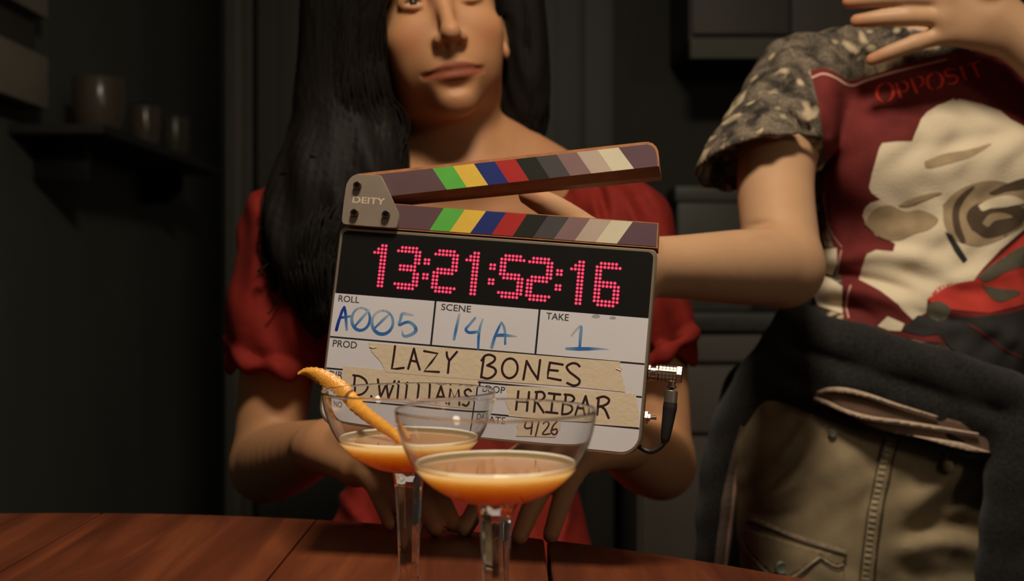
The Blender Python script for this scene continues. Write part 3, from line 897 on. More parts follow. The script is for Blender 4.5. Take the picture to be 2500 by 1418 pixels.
# hinge plate, screws and etched name
PY = -.0046
hp = [(873, 425), (925, 427), (929, 429), (932, 433), (952, 475), (971, 517), (972.5, 525), (972, 535), (970, 551), (967, 556), (961, 557), (900, 553), (843, 548), (837, 546), (834, 541), (834, 532), (838, 496), (843, 460), (845, 450), (849, 442), (854, 435), (859, 430), (866, 426.5)]
pl = [L(*p, -PY) for p in hp]
cu = sum(p[0] for p in pl) / len(pl); cv = sum(p[1] for p in pl) / len(pl)
inn = [(cu + (u - cu) * .982, cv + (v - cv) * .982) for u, v in pl]
mb = MB(); mb.loft([[(u, PY, v) for u, v in inn], [(u, PY + .0006, v) for u, v in pl], [(u, PY + .0038, v) for u, v in pl]])
hinge = mb.build('hinge_plate', M['plate'], slate)
for (x, y) in ((871, 452), (864, 519), (941, 523)):
    u, v = L(x, y, -PY + .003); r = .0031
    mb = MB()
    mb.lathe([(r * .98, 0), (r, -.0004), (r, -.0026), (r * .9, -.0032), (r * .58, -.0032), (r * .52, -.0030), (r * .50, -.0012), (0, -.0010)], 40, axis='Y')
    s = mb.build('screw', M['steel'], slate); s.location = (u, PY, v)
mb = MB(); text(mb, 'DEITY', L(860, 495, -PY), 80 * PXM, 15 * PXM, PY - .00008, bold=.0004)
mb.build('etched_lettering', M['etched'], hinge, smooth=False)

# timecode plug with cable, toggle switch
u0, v0 = L(1579, 906); YP = .010
plug = []
mb = MB()
x = u0 + .0005
prof = [(.0001, x), (.0052, x), (.0058, x + .0004), (.0058, x + .0018), (.0046, x + .0022), (.0046, x + .0055), (.0058, x + .0058), (.0058, x + .0070), (.0050, x + .0074)]
for k in range(5):
    a = x + .0078 + k * .0026
    prof += [(.0056, a), (.0060, a + .0003), (.0060, a + .0021), (.0056, a + .0024)]
e = x + .0078 + 5 * .0026
prof += [(.0054, e + .0002)]
mb.lathe([(r, z) for r, z in prof], 48, axis='X', mod=lambda r, z, a: r * (1 + (.035 if r > .0055 else 0) * math.sin(a * 18)))
mb.lathe([(.0001, e), (.0066, e), (.0066, e + .0032), (.0058, e + .0038), (.0001, e + .0038)], 6, axis='X')
plug = mb.build('timecode_plug', M['chrome'], slate); plug.location = (0, YP, v0)
pc = e - .003
mb = MB(); mb.lathe([(.0001, -.0005), (.0022, -.0005), (.0022, -.008), (.0034, -.0085), (.0034, -.0095), (.0022, -.010), (.0001, -.012)], 24, origin=(pc, 0, 0))
mb.build('neck', M['chrome'], plug)
mb = MB(); mb.lathe([(.0001, -.0118), (.0044, -.0118), (.0047, -.0122), (.0047, -.0205), (.0044, -.0208), (.0001, -.021)], 32, origin=(pc, 0, 0))
mb.build('collar', M['gunmetal'], plug)
ctrl = [(pc, 0, -.0205), (pc - .0002, 0, -.026), (pc - .0012, 0, -.040), (pc - .0022, .0005, -.0485), (pc - .0055, .001, -.0535), (pc - .0115, .002, -.0567), (pc - .0175, .004, -.0552), (pc - .024, .010, -.0515), (pc - .033, .017, -.047), (pc - .05, .019, -.045)]
cc = catmull(ctrl, 6)
rr = [float(np.interp(i, [0, 5, 17, 19, 60], [.0050, .0052, .0032, .0019, .0018])) for i in range(len(cc))]
mb = MB(); mb.tube(cc, rr, 14)
cb = mb.build('cable', M['rubber'], plug)
ut, vt = L(1572, 1018)
mb = MB()
mb.lathe([(.0001, ut + .0003), (.0050, ut + .0003), (.0050, ut + .0022), (.0042, ut + .0026), (.003, ut + .0027), (.003, ut + .004), (.0001, ut + .0042)], 6, axis='X')
sw = mb.build('toggle_switch', M['chrome'], slate); sw.location = (0, YP, vt)
mb = MB(); mb.tube([(ut + .003, 0, 0), (ut + .0062, 0, .0004), (ut + .0085, 0, .0007)], [.0010, .0014, .0017], 12)
mb.build('lever', M['chrome'], sw)
# ------------------------------------------------------------------ soft-body surfaces: signed distance fields turned into one continuous mesh
class Field:
    def __init__(s, lo, hi, h):
        s.lo = np.array(lo, float); s.h = h
        s.n = np.ceil((np.array(hi) - s.lo) / h).astype(int) + 1
        s.D = np.full(tuple(s.n), 1.0, dtype=np.float32)
    def _sub(s, lo, hi):
        a = np.clip(np.floor((np.array(lo) - s.lo) / s.h).astype(int), 0, s.n)
        b = np.clip(np.ceil((np.array(hi) - s.lo) / s.h).astype(int) + 1, 0, s.n)
        if np.any(b <= a): return None
        sl = tuple(slice(int(x), int(y)) for x, y in zip(a, b))
        ax = [(s.lo[i] + s.h * np.arange(a[i], b[i])).astype(np.float32) for i in range(3)]
        return sl, np.stack(np.meshgrid(*ax, indexing='ij'), -1)
    def op(s, fn, lo, hi, k, mode='add'):
        m = k + 3 * s.h
        r = s._sub(np.array(lo) - m, np.array(hi) + m)
        if r is None: return
        sl, P = r
        d = fn(P).astype(np.float32)
        a = s.D[sl]
        if mode == 'add':
            if k <= 0: s.D[sl] = np.minimum(a, d)
            else:
                hh = np.maximum(k - np.abs(a - d), 0) / k
                s.D[sl] = np.minimum(a, d) - hh * hh * k * .25
        else:
            d = -d
            if k <= 0: s.D[sl] = np.maximum(a, d)
            else:
                hh = np.maximum(k - np.abs(a - d), 0) / k
                s.D[sl] = np.maximum(a, d) + hh * hh * k * .25
    def cap(s, a, b, ra, rb, k=.01, mode='add'):
        a = np.array(a, float); b = np.array(b, float); ba = b - a; L2 = max(float(ba @ ba), 1e-12); R = max(ra, rb)
        def fn(P):
            pa = P - a; t = np.clip((pa @ ba) / L2, 0, 1)
            return np.linalg.norm(pa - t[..., None] * ba, axis=-1) - (ra + t * (rb - ra))
        s.op(fn, np.minimum(a, b) - R, np.maximum(a, b) + R, k, mode)
    def chain(s, pts, rad, k=.01, mode='add', sub=8):
        pts = [np.array(p, float) for p in pts]
        if 3 <= len(pts) <= 9 and sub > 1:
            q = catmull([np.append(p, r) for p, r in zip(pts, rad)], sub)
            pts = [p[:3] for p in q]; rad = [max(float(p[3]), .0006) for p in q]
        R = max(rad); m = k + 3 * s.h
        lo = np.min(pts, 0) - R - m; hi = np.max(pts, 0) + R + m
        r0 = s._sub(lo, hi)
        if r0 is None: return
        sl0 = r0[0]; del r0
        T = np.full(s.D[sl0].shape, 1.0, dtype=np.float32)
        for i in range(len(pts) - 1):
            a, b, ra, rb = pts[i], pts[i + 1], rad[i], rad[i + 1]; rr = max(ra, rb) + m
            g = s._sub(np.minimum(a, b) - rr, np.maximum(a, b) + rr)
            if g is None: continue
            sl, P = g
            rel = tuple(slice(x.start - y.start, x.stop - y.start) for x, y in zip(sl, sl0))
            ba = b - a; L2 = max(float(ba @ ba), 1e-12); pa = P - a
            t = np.clip((pa @ ba) / L2, 0, 1)
            d = np.linalg.norm(pa - t[..., None] * ba, axis=-1) - (ra + t * (rb - ra))
            T[rel] = np.minimum(T[rel], d)
        a = s.D[sl0]; d = T if mode == 'add' else -T
        if mode == 'add':
            hh = np.maximum(k - np.abs(a - d), 0) / max(k, 1e-9); s.D[sl0] = np.minimum(a, d) - hh * hh * k * .25
        else:
            hh = np.maximum(k - np.abs(a - d), 0) / max(k, 1e-9); s.D[sl0] = np.maximum(a, d) + hh * hh * k * .25
    def ell(s, c, r, k=.01, R=None, mode='add'):
        c = np.array(c, float); r = np.array(r, float); Rm = np.eye(3) if R is None else np.array(R)
        def fn(P):
            q = (P - c) @ Rm
            k0 = np.linalg.norm(q / r, axis=-1); k1 = np.linalg.norm(q / (r * r), axis=-1)
            return k0 * (k0 - 1) / np.maximum(k1, 1e-9)
        e = np.abs(Rm) @ r
        s.op(fn, c - e, c + e, k, mode)
    def cut(s, fn, lo, hi, k=0.0):
        """remove where fn < 0"""
        s.op(fn, lo, hi, k, 'cut')
    def warp(s, fn):
        """displace the surface outwards by fn(P)"""
        idx = np.argwhere(np.abs(s.D) < .03)
        P = s.lo + idx * s.h
        s.D[tuple(idx.T)] -= fn(P).astype(np.float32)
    def mesh(s, name):
        D = s.D
        S = D < 0
        cnt = np.zeros(tuple(x - 1 for x in D.shape), dtype=np.uint8)
        for i in (0, 1):
            for j in (0, 1):
                for k in (0, 1):
                    cnt += S[i:D.shape[0] - 1 + i, j:D.shape[1] - 1 + j, k:D.shape[2] - 1 + k]
        mask = (cnt > 0) & (cnt < 8)
        idx = np.argwhere(mask)
        acc = np.zeros((len(idx), 3)); num = np.zeros(len(idx))
        cor = [np.array((i, j, k)) for i in (0, 1) for j in (0, 1) for k in (0, 1)]
        for a in cor:
            for ax in range(3):
                if a[ax]: continue
                b = a.copy(); b[ax] = 1
                da = D[tuple((idx + a).T)]; db = D[tuple((idx + b).T)]
                cr = (da < 0) != (db < 0)
                t = np.where(cr, da / np.where(cr, da - db, 1), 0)
                acc += np.where(cr[:, None], a + t[:, None] * (b - a), 0); num += cr
        V = s.lo + (idx + acc / num[:, None]) * s.h
        vid = np.full(mask.shape, -1, dtype=np.int32); vid[tuple(idx.T)] = np.arange(len(idx))
        quads = []
        for ax in range(3):
            o = [1, 1, 1]; o[ax] = 0
            A = S[tuple(slice(o[i], D.shape[i] - 1) for i in range(3))]
            sh = [slice(o[i], D.shape[i] - 1) for i in range(3)]; sh[ax] = slice(1, D.shape[ax])
            B = S[tuple(sh)]
            e = np.argwhere(A != B) + np.array(o)
            flip = S[tuple(e.T)]
            u, w = [(1, 2), (2, 0), (0, 1)][ax]
            def at(du, dw):
                q = e.copy(); q[:, u] -= du; q[:, w] -= dw; return vid[tuple(q.T)]
            q = np.stack([at(1, 1), at(0, 1), at(0, 0), at(1, 0)], 1)
            q[~flip] = q[~flip][:, ::-1]
            quads.append(q)
        Q = np.concatenate(quads); Q = Q[(Q >= 0).all(1)]
        # light smoothing keeps the lattice from showing
        for _ in range(2):
            sm = np.zeros_like(V); c = np.zeros(len(V))
            for i in range(4):
                np.add.at(sm, Q[:, i], V[Q[:, (i + 1) % 4]]); np.add.at(c, Q[:, i], 1)
                np.add.at(sm, Q[:, i], V[Q[:, (i + 3) % 4]]); np.add.at(c, Q[:, i], 1)
            V = V * .5 + .5 * sm / np.maximum(c, 1)[:, None]
        me = bpy.data.meshes.new(name)
        me.vertices.add(len(V)); me.vertices.foreach_set('co', V.astype(np.float32).ravel())
        me.loops.add(len(Q) * 4); me.loops.foreach_set('vertex_index', Q.astype(np.int32).ravel())
        me.polygons.add(len(Q)); me.polygons.foreach_set('loop_start', np.arange(0, len(Q) * 4, 4, dtype=np.int32))
        me.update(calc_edges=True); me.validate()
        return me, V, Q

def tint(me, cols):
    ca = me.color_attributes.new('tint', 'FLOAT_COLOR', 'POINT')
    ca.data.foreach_set('color', np.concatenate([cols, np.ones((len(cols), 1))], 1).astype(np.float32).ravel())

def face_xyz(R, o):
    return lambda x, y, z: o + R @ np.array([x, y, z])

def build_head(f, R, o):
    """head with face; local x to the viewer's right, -y out of the face, z up, origin level with the base of the nose"""
    P = face_xyz(R, o)
    f.ell(P(0, .015, .075), (.073, .095, .085), .02, R)
    f.ell(P(0, -.032, .03), (.060, .060, .075), .03, R)
    f.ell(P(0, -.028, -.020), (.052, .056, .050), .03, R)
    f.ell(P(0, -.072, -.056), (.018, .016, .015), .03, R)
    for sx in (-1, 1):
        f.ell(P(sx * .045, -.002, -.032), (.013, .018, .018), .035, R)
        f.ell(P(sx * .041, -.064, .020), (.019, .017, .014), .032, R)
        f.ell(P(sx * .038, -.048, -.006), (.014, .020, .022), .030, R)
    f.ell(P(0, -.078, -.018), (.026, .016, .026), .022, R)
    for sx in (-1, 1):
        f.chain([P(sx * .046, -.068, .077), P(sx * .028, -.084, .078), P(sx * .010, -.086, .071)], [.008, .010, .008], .02)
        f.ell(P(sx * .031, -.101, .054), (.017, .017, .012), .014, R, 'cut')
        f.ell(P(sx * .031, -.077, .0545), (.0150, .0130, .0120), .004, R)
        f.ell(P(sx * .031, -.094, .0540), (.0145, .012, .0037), .002, R, 'cut')
        f.chain([P(sx * .044, -.080, .052), P(sx * .031, -.0885, .0482), P(sx * .019, -.0835, .051)], [.0016, .0022, .0016], .004)
        f.chain([P(sx * .045, -.080, .056), P(sx * .031, -.0900, .0600), P(sx * .019, -.0835, .055)], [.0018, .0026, .0016], .004)
    f.cap(P(0, -.085, .062), P(0, -.112, .014), .0070, .0088, .012)
    f.ell(P(0, -.1125, .011), (.0098, .0100, .0090), .008, R)
    for sx in (-1, 1):
        f.ell(P(sx * .0125, -.1005, .0065), (.0068, .0105, .0070), .006, R)
        f.ell(P(sx * .0068, -.1045, -.0015), (.0034, .0058, .0042), .002, R, 'cut')
    f.cap(P(0, -.101, -.0005), P(0, -.096, -.012), .0032, .003, .006)
    up = [(-.0315, -.0800, -.0250), (-.016, -.0920, -.0220), (-.005, -.0965, -.0205), (0, -.0960, -.0212), (.005, -.0965, -.0205), (.016, -.0920, -.0220), (.0315, -.0800, -.0250)]
    f.chain([P(*q) for q in up], [.0012, .0028, .0032, .0030, .0032, .0028, .0012], .004)
    lo = [(-.028, -.0805, -.0285), (-.015, -.0905, -.0318), (0, -.0938, -.0328), (.015, -.0905, -.0318), (.028, -.0805, -.0285)]
    f.chain([P(*q) for q in lo], [.0012, .0032, .0040, .0032, .0012], .004)
    ml = [(-.034, -.0815, -.0258), (-.017, -.0965, -.0262), (0, -.1015, -.0266), (.017, -.0965, -.0262), (.034, -.0815, -.0258)]
    f.chain([P(*q) for q in ml], [.0022, .0034, .0036, .0034, .0022], .0015, 'cut')
    f.ell(P(0, -.0965, -.0440), (.019, .008, .0045), .010, R, 'cut')
    for sx in (-1, 1):
        Re = R @ rot3(0, .15, sx * -.35)
        f.ell(P(sx * .0765, .010, .030), (.007, .015, .027), .006, Re)
        f.ell(P(sx * .0765, .002, .006), (.005, .007, .009), .006, R)
        f.ell(P(sx * .083, .006, .032), (.004, .008, .015), .004, Re, 'cut')

def tip_tint(V, c, tips, r=.017, col=(1.0, .68, .60)):
    for t in tips:
        w = np.clip(1 - np.linalg.norm(V - np.array(t), axis=1) / r, 0, 1)[:, None] * .8
        c = c * (1 - w) + c * np.array(col) * w
    return c

def head_tint(V, R, o):
    q = (V - o) @ R
    c = np.ones((len(V), 3))
    def blend(w, col):
        nonlocal c
        c = c * (1 - w[:, None]) + c * np.array(col) * w[:, None]
    x, y, z = q[:, 0], q[:, 1], q[:, 2]
    lip = np.clip(1.25 - np.sqrt((x / .033) ** 2 + ((z + .0272) / (.0092 * np.clip(1 - (x / .042) ** 2, .1, 1))) ** 2), 0, .25) / .25 * (y < -.07)
    blend(lip * .9, (.52, .25, .28))
    for sx in (-1, 1):
        d = np.sqrt(((x - sx * .045) / .026) ** 2 + ((z - .012) / .022) ** 2)
        blend(np.clip(1 - d, 0, 1) * .45 * (y < -.02), (1.0, .62, .55))
    return c

def build_hand(f, wrist, wr, kn, tips, rad, thumb, lift=None, k=.006, palm_r=.0125):
    """palm, four separate bent fingers and a thumb; kn and tips from index to little finger"""
    lift = np.array(lift if lift is not None else (0, 0, .01))
    kn = [np.array(q) for q in kn]; tips = [np.array(q) for q in tips]; wrist = np.array(wrist)
    across = (kn[3] - kn[0]) / np.linalg.norm(kn[3] - kn[0])
    for i, q in enumerate(kn):
        w0 = wrist + across * (i - 1.5) * wr * .55
        f.cap(w0, q, wr * .62, palm_r, .014)
    for i in range(3):
        f.cap(kn[i], kn[i + 1], palm_r * .9, palm_r * .9, .008)
    for i in range(4):
        a, b = kn[i], tips[i]; r = rad[i]
        p1 = a + (b - a) * .44 + lift * 1.0; p2 = a + (b - a) * .75 + lift * .75
        f.chain([a, p1, p2, b], [r * 1.18, r * 1.05, r * .97, r * .80], .0035)
        f.ell(p1, (r * 1.07,) * 3, .003); 
    t = [np.array(q) for q in thumb]
    f.chain(t, [palm_r * 1.15, .0125, .0108, .0085], .010)

# ------------------------------------------------------------------ the seated woman in red
def woman():
    R = rot3(math.radians(-9.5), math.radians(-2), math.radians(9))
    o = NW(1101, 112, 1.275) - R @ np.array([0, -.098, 0])
    f = Field((-.375, .92, .50), (.27, 1.52, 1.44), .0021)
    build_head(f, R, o)
    P = face_xyz(R, o)
    # neck, chest, shoulders
    base = NW(1120, 405, 1.415)
    f.chain([P(0, .036, -.010), NW(1110, 260, 1.40), base], [.050, .0475, .052], .02)
    f.chain([NW(1165, 240, 1.385), NW(1150, 385, 1.375), NW(1128, 450, 1.35)], [.018, .015, .010], .02)     # throat muscle
    f.chain([NW(1240, 378, 1.425), NW(1390, 470, 1.415), NW(1520, 540, 1.40)], [.034, .042, .046], .03)
    f.chain([NW(1000, 378, 1.425), NW(850, 470, 1.415), NW(715, 540, 1.40)], [.034, .042, .046], .03)
    f.ell(NW(1122, 640, 1.42), (.158, .092, .165), .04)
    for sx in (-1, 1):
        f.cap(NW(1122 + sx * 40, 445, 1.345), NW(1122 + sx * 330, 425, 1.39), .005, .006, .03)    # collar bones
        f.ell(NW(1122 + sx * 160, 760, 1.335), (.062, .055, .065), .03)
    f.ell(NW(1122, 1010, 1.40), (.128, .085, .19), .05)
    f.ell(NW(1122, 1330, 1.37), (.140, .115, .11), .05)
    for sx in (-1, 1):
        f.cap((-.06 + sx * .072, 1.35, .60), (-.06 + sx * .085, .97, .575), .076, .060, .03)
    # arms
    le, lw = NW(648, 1138, 1.31), NW(800, 1083, 1.13)
    f.chain([NW(722, 560, 1.395), NW(690, 800, 1.36), le], [.050, .044, .036], .02)
    f.chain([le, le + (lw - le) * .3, lw], [.038, .039, .0235], .012)
    build_hand(f, lw, .025, [NW(965, 1118, 1.045), NW(932, 1128, 1.045), NW(900, 1140, 1.05), NW(868, 1150, 1.06)],
               [NW(1105, 1277, .985), NW(1062, 1287, .977), NW(1010, 1289, .980), NW(952, 1277, .992)], [.0092, .0095, .009, .0082],
               [NW(850, 1070, 1.10), NW(930, 1075, 1.03), NW(985, 1110, .995), NW(1030, 1165, .985)], (0, 0, .012))
    re, rw = NW(1612, 1132, 1.31), NW(1500, 1080, 1.12)
    f.chain([NW(1522, 560, 1.395), NW(1575, 800, 1.36), re], [.050, .044, .036], .02)
    f.chain([re, re + (rw - re) * .3, rw], [.038, .039, .0235], .012)
    build_hand(f, rw, .025, [NW(1318, 1088, 1.04), NW(1355, 1095, 1.038), NW(1398, 1104, 1.04), NW(1436, 1118, 1.05)],
               [NW(1135, 1290, .980), NW(1196, 1303, .962), NW(1268, 1310, .953), NW(1345, 1306, .955)], [.0092, .0095, .009, .0086],
               [NW(1440, 1070, 1.09), NW(1345, 1075, 1.02), NW(1290, 1110, .99), NW(1240, 1160, .985)], (0, 0, .012))
    me, V, Q = f.mesh('person')
    c = tip_tint(V, head_tint(V, R, o), [NW(1105, 1277, .985), NW(1062, 1287, .977), NW(1010, 1289, .980), NW(952, 1277, .992), NW(1345, 1306, .955), NW(1268, 1310, .953), NW(1196, 1303, .962)])
    tint(me, c)
    body = put('person', me, M['skin'])
    tag(body, 'person with long dark hair in a red dress, sitting with hands on the table', 'person')
    # eyes
    for sx in (-1, 1):
        for nm, rr, dy, mt in (('eyeball', .0116, 0, M['eye_white']), ('iris', .0058, -.0070, M['iris'])):
            b = MB()
            b.lathe([(rr * math.sin(a), rr * math.cos(a)) for a in [math.pi * i / 16 for i in range(17)]], 24)
            par = body if nm == 'eyeball' else eb
            e = b.build(nm, mt, par)
            q = P(sx * .031, -.0765 + dy, .0542)
            if nm == 'eyeball': eb = e; e.location = q; eq = q
            else: e.location = q - eq
    # dress
    d = Field((-.375, 1.0, .50), (.27, 1.56, 1.20), .0026)
    d.ell(NW(1122, 640, 1.42), (.164, .098, .170), .04)
    d.chain([NW(1290, 425, 1.425), NW(1410, 480, 1.412), NW(1530, 555, 1.40)], [.040, .048, .058], .03)
    d.chain([NW(960, 425, 1.425), NW(830, 480, 1.412), NW(710, 555, 1.40)], [.040, .048, .058], .03)
    for sx in (-1, 1):
        d.ell(NW(1122 + sx * 160, 760, 1.335), (.068, .062, .072), .03)
    d.ell(NW(1122, 1010, 1.40), (.136, .094, .19), .05)
    d.ell(NW(1122, 1330, 1.37), (.148, .126, .115), .05)
    for sx in (-1, 1):
        d.cap((-.06 + sx * .072, 1.35, .60), (-.06 + sx * .085, 1.0, .575), .084, .070, .04)
    # neckline
    d.cut(lambda Pp: np.maximum((np.abs(Pp[..., 0] + .058) - .70 * (Pp[..., 2] - .885)) * .81, Pp[..., 1] - 1.40), (-.30, 1.15, .88), (.2, 1.40, 1.2), .004)
    d.cut(lambda Pp: np.linalg.norm((Pp - base)[..., :2] / np.array([1.35, 1.0]), axis=-1) - .068, base - .12, base + .12, .004)
    # puffed sleeves
    d.chain([NW(745, 560, 1.375), NW(722, 700, 1.355), NW(700, 800, 1.345), NW(695, 850, 1.345)], [.062, .072, .070, .064], .02)
    d.chain([NW(1478, 570, 1.375), NW(1512, 680, 1.36), NW(1538, 770, 1.35), NW(1560, 850, 1.345)], [.060, .071, .074, .062], .02)
    hemL = NW(690, 868, 1.345); nL = np.array([-.28, -.2, 1.0]); nL /= np.linalg.norm(nL)
    hemR = NW(1640, 850, 1.345); nR = np.array([.62, -.25, 1.0]); nR /= np.linalg.norm(nR)
    d.cut(lambda Pp: np.maximum((Pp - hemL) @ nL, Pp[..., 0] + .215), hemL - .14, hemL + .14, .006)
    d.cut(lambda Pp: np.maximum((Pp - hemR) @ nR, .112 - Pp[..., 0]), hemR - .14, hemR + .14, .006)
    # elastic hems
    d.chain([NW(556, 822, 1.33), NW(585, 872, 1.29), NW(650, 898, 1.275), NW(720, 902, 1.285), NW(790, 880, 1.32)], [.007, .008, .009, .009, .007], .006)
    d.chain([NW(1505, 905, 1.32), NW(1560, 890, 1.285), NW(1630, 855, 1.275), NW(1690, 810, 1.31)], [.007, .009, .009, .008], .006)
    def folds(Pp):
        x, y, z = Pp[:, 0], Pp[:, 1], Pp[:, 2]
        sl = np.clip((np.abs(x + .06) - .12) / .04, 0, 1)
        pl = np.sin((x * .93 + z * .35) / .0021 * .37 + 2.2 * np.sin(z * 23)) * .0022
        sv = np.sin(x * 95 + 3 * np.sin(z * 17 + x * 9)) * np.sin(z * 31 + y * 40) * .0040
        wz = np.clip((.92 - z) / .1, 0, 1)
        return pl * (1 - .3 * wz) + sv * (sl * .8 + .35 * wz)
    d.warp(folds)
    d.warp(creases([([(640, 560), (610, 680), (590, 800)], 22, .006), ([(690, 600), (665, 720), (650, 850)], 20, -.006), ([(735, 640), (715, 760), (700, 870)], 22, .006),
        ([(1560, 560), (1600, 660), (1640, 780)], 20, .006), ([(1590, 580), (1640, 690), (1680, 780)], 18, -.006), ([(1530, 620), (1565, 740), (1590, 850)], 20, -.006),
        ([(1440, 445), (1455, 520), (1460, 600)], 11, .004), ([(1480, 445), (1500, 520), (1510, 600)], 11, .004), ([(1460, 445), (1478, 520), (1486, 600)], 9, -.004), ([(1515, 450), (1545, 520), (1560, 600)], 11, .004),
        ([(820, 1190), (850, 1240), (900, 1285)], 16, .006), ([(1380, 1180), (1390, 1250), (1370, 1320)], 12, .006), ([(1440, 1160), (1445, 1240), (1450, 1320)], 14, -.006), ([(1475, 1160), (1480, 1240), (1485, 1320)], 14, .006)], 1.40))
    dm, dV, dQ = d.mesh('dress')
    dress = put('dress', dm, M['red_dress'], body); dress['label'] = 'red cotton dress with puffed sleeves and open neck'
    # hair: a mass under loose locks
    h = Field((-.40, 1.13, .85), (.12, 1.56, 1.47), .0034)
    h.ell(P(0, .030, .085), (.088, .108, .094), .02, R)
    h.chain([NW(850, -160, 1.34), NW(842, -20, 1.335), NW(832, 110, 1.335), NW(832, 230, 1.335), NW(835, 345, 1.33), NW(800, 465, 1.315), NW(775, 580, 1.305), NW(785, 680, 1.295), NW(812, 765, 1.29)], [.056, .050, .045, .050, .058, .064, .060, .050, .030], .03)
    h.chain([NW(890, 0, 1.30), NW(875, 130, 1.31), NW(893, 240, 1.32), NW(925, 340, 1.325), NW(905, 450, 1.30), NW(860, 580, 1.285)], [.030, .028, .027, .032, .036, .03], .03)
    h.chain([NW(1250, -160, 1.40), NW(1268, -60, 1.41), NW(1277, 20, 1.415), NW(1284, 90, 1.418), NW(1288, 160, 1.42), NW(1290, 230, 1.425), NW(1286, 300, 1.435), NW(1272, 390, 1.45)], [.026] * 8, .02)
    h.ell(NW(1120, 150, 1.47), (.095, .05, .14), .04)
    Rt = R.T
    def facecut(Pp):
        q = (Pp - o) @ R
        return np.maximum(np.maximum(q[..., 1] + .042, q[..., 2] - .118), np.abs(q[..., 0] - .0025) - .066)
    h.cut(facecut, o - .16, o + .16, .012)
    def strands(Pp):
        x, y, z = Pp[:, 0], Pp[:, 1], Pp[:, 2]
        a = np.arctan2(y - 1.36, x + .18)
        low = np.clip((1.16 - z) / .18, 0, 1)
        return .0011 * np.sin(a * 71 + 5 * np.sin(z * 14)) + low * (.005 * np.sin(z * 52 + a * 9) + .004 * np.sin(a * 17 + z * 33))
    h.warp(strands)
    hm, hV, hQ = h.mesh('hair')
    hair = put('hair', hm, M['hair'], body)
    rnd = random.Random(3)
    outer = [(880, -190, 1.36), (760, -60, 1.35), (735, 110, 1.35), (722, 250, 1.345), (690, 375, 1.335), (650, 480, 1.31), (648, 600, 1.29), (680, 700, 1.28), (745, 790, 1.275)]
    inner = [(1000, -190, 1.26), (955, -30, 1.265), (938, 100, 1.285), (950, 200, 1.30), (990, 300, 1.315), (985, 400, 1.30), (935, 520, 1.27), (895, 640, 1.26), (870, 760, 1.26)]
    r_out = [(1230, -190, 1.38), (1296, -50, 1.40), (1318, 110, 1.41), (1328, 230, 1.42), (1328, 330, 1.43), (1300, 410, 1.45)]
    r_in = [(1160, -190, 1.34), (1246, -40, 1.395), (1262, 110, 1.405), (1262, 230, 1.415), (1268, 330, 1.425), (1270, 400, 1.44)]
    mb = MB()
    def locks(A, B, n, wave, push):
        for s in range(n):
            t = rnd.random(); ph = rnd.random() * 6.28; fq = 1.6 + rnd.random() * 1.2; amp = wave * (.5 + rnd.random())
            L2 = len(A) - rnd.choice((0, 0, 0, 1)); pts = []
            for i in range(L2):
                a, c = A[i], B[i]
                tt = min(1.05, max(-.06, t + rnd.uniform(-.05, .05)))
                u = i / (len(A) - 1)
                px = a[0] + (c[0] - a[0]) * tt + amp * u * math.sin(i * fq + ph); py = a[1] + (c[1] - a[1]) * tt + rnd.uniform(-8, 8)
                dd = a[2] + (c[2] - a[2]) * tt - push * math.sin(math.pi * min(1, max(0, tt))) + .010 * u * math.cos(i * fq + ph)
                pts.append(W(px, py, dd))
            cp = catmull(pts, 6); r0 = rnd.uniform(.0007, .0018)
            rr = [r0 * (1 - .75 * (i / (len(cp) - 1)) ** 2) for i in range(len(cp))]
            mb.tube([Vector(q) for q in cp], rr, 5)
    locks(outer, inner, 330, 15, .042)
    locks(r_out, r_in, 70, 6, .012)
    # stray locks curling over the shoulder
    for s in range(26):
        x, y = rnd.uniform(650, 860), rnd.uniform(400, 640); dd = 1.262 + rnd.uniform(-.006, .014); ph = rnd.random() * 6; rr0 = rnd.uniform(18, 46)
        pts = [W(x + rr0 * math.cos(ph + k * .55) * (1 - k * .05), y + k * 13 + rr0 * .6 * math.sin(ph + k * .55), dd + .004 * math.sin(k)) for k in range(10)]
        mb.tube(catmull(pts, 4), [.0011] * (9 * 4 + 1), 5)
    me2 = bpy.data.meshes.new('locks'); me2.from_pydata(mb.v, [], mb.f)
    lk = put('locks', me2, M['hair'], hair)
    return body
woman()
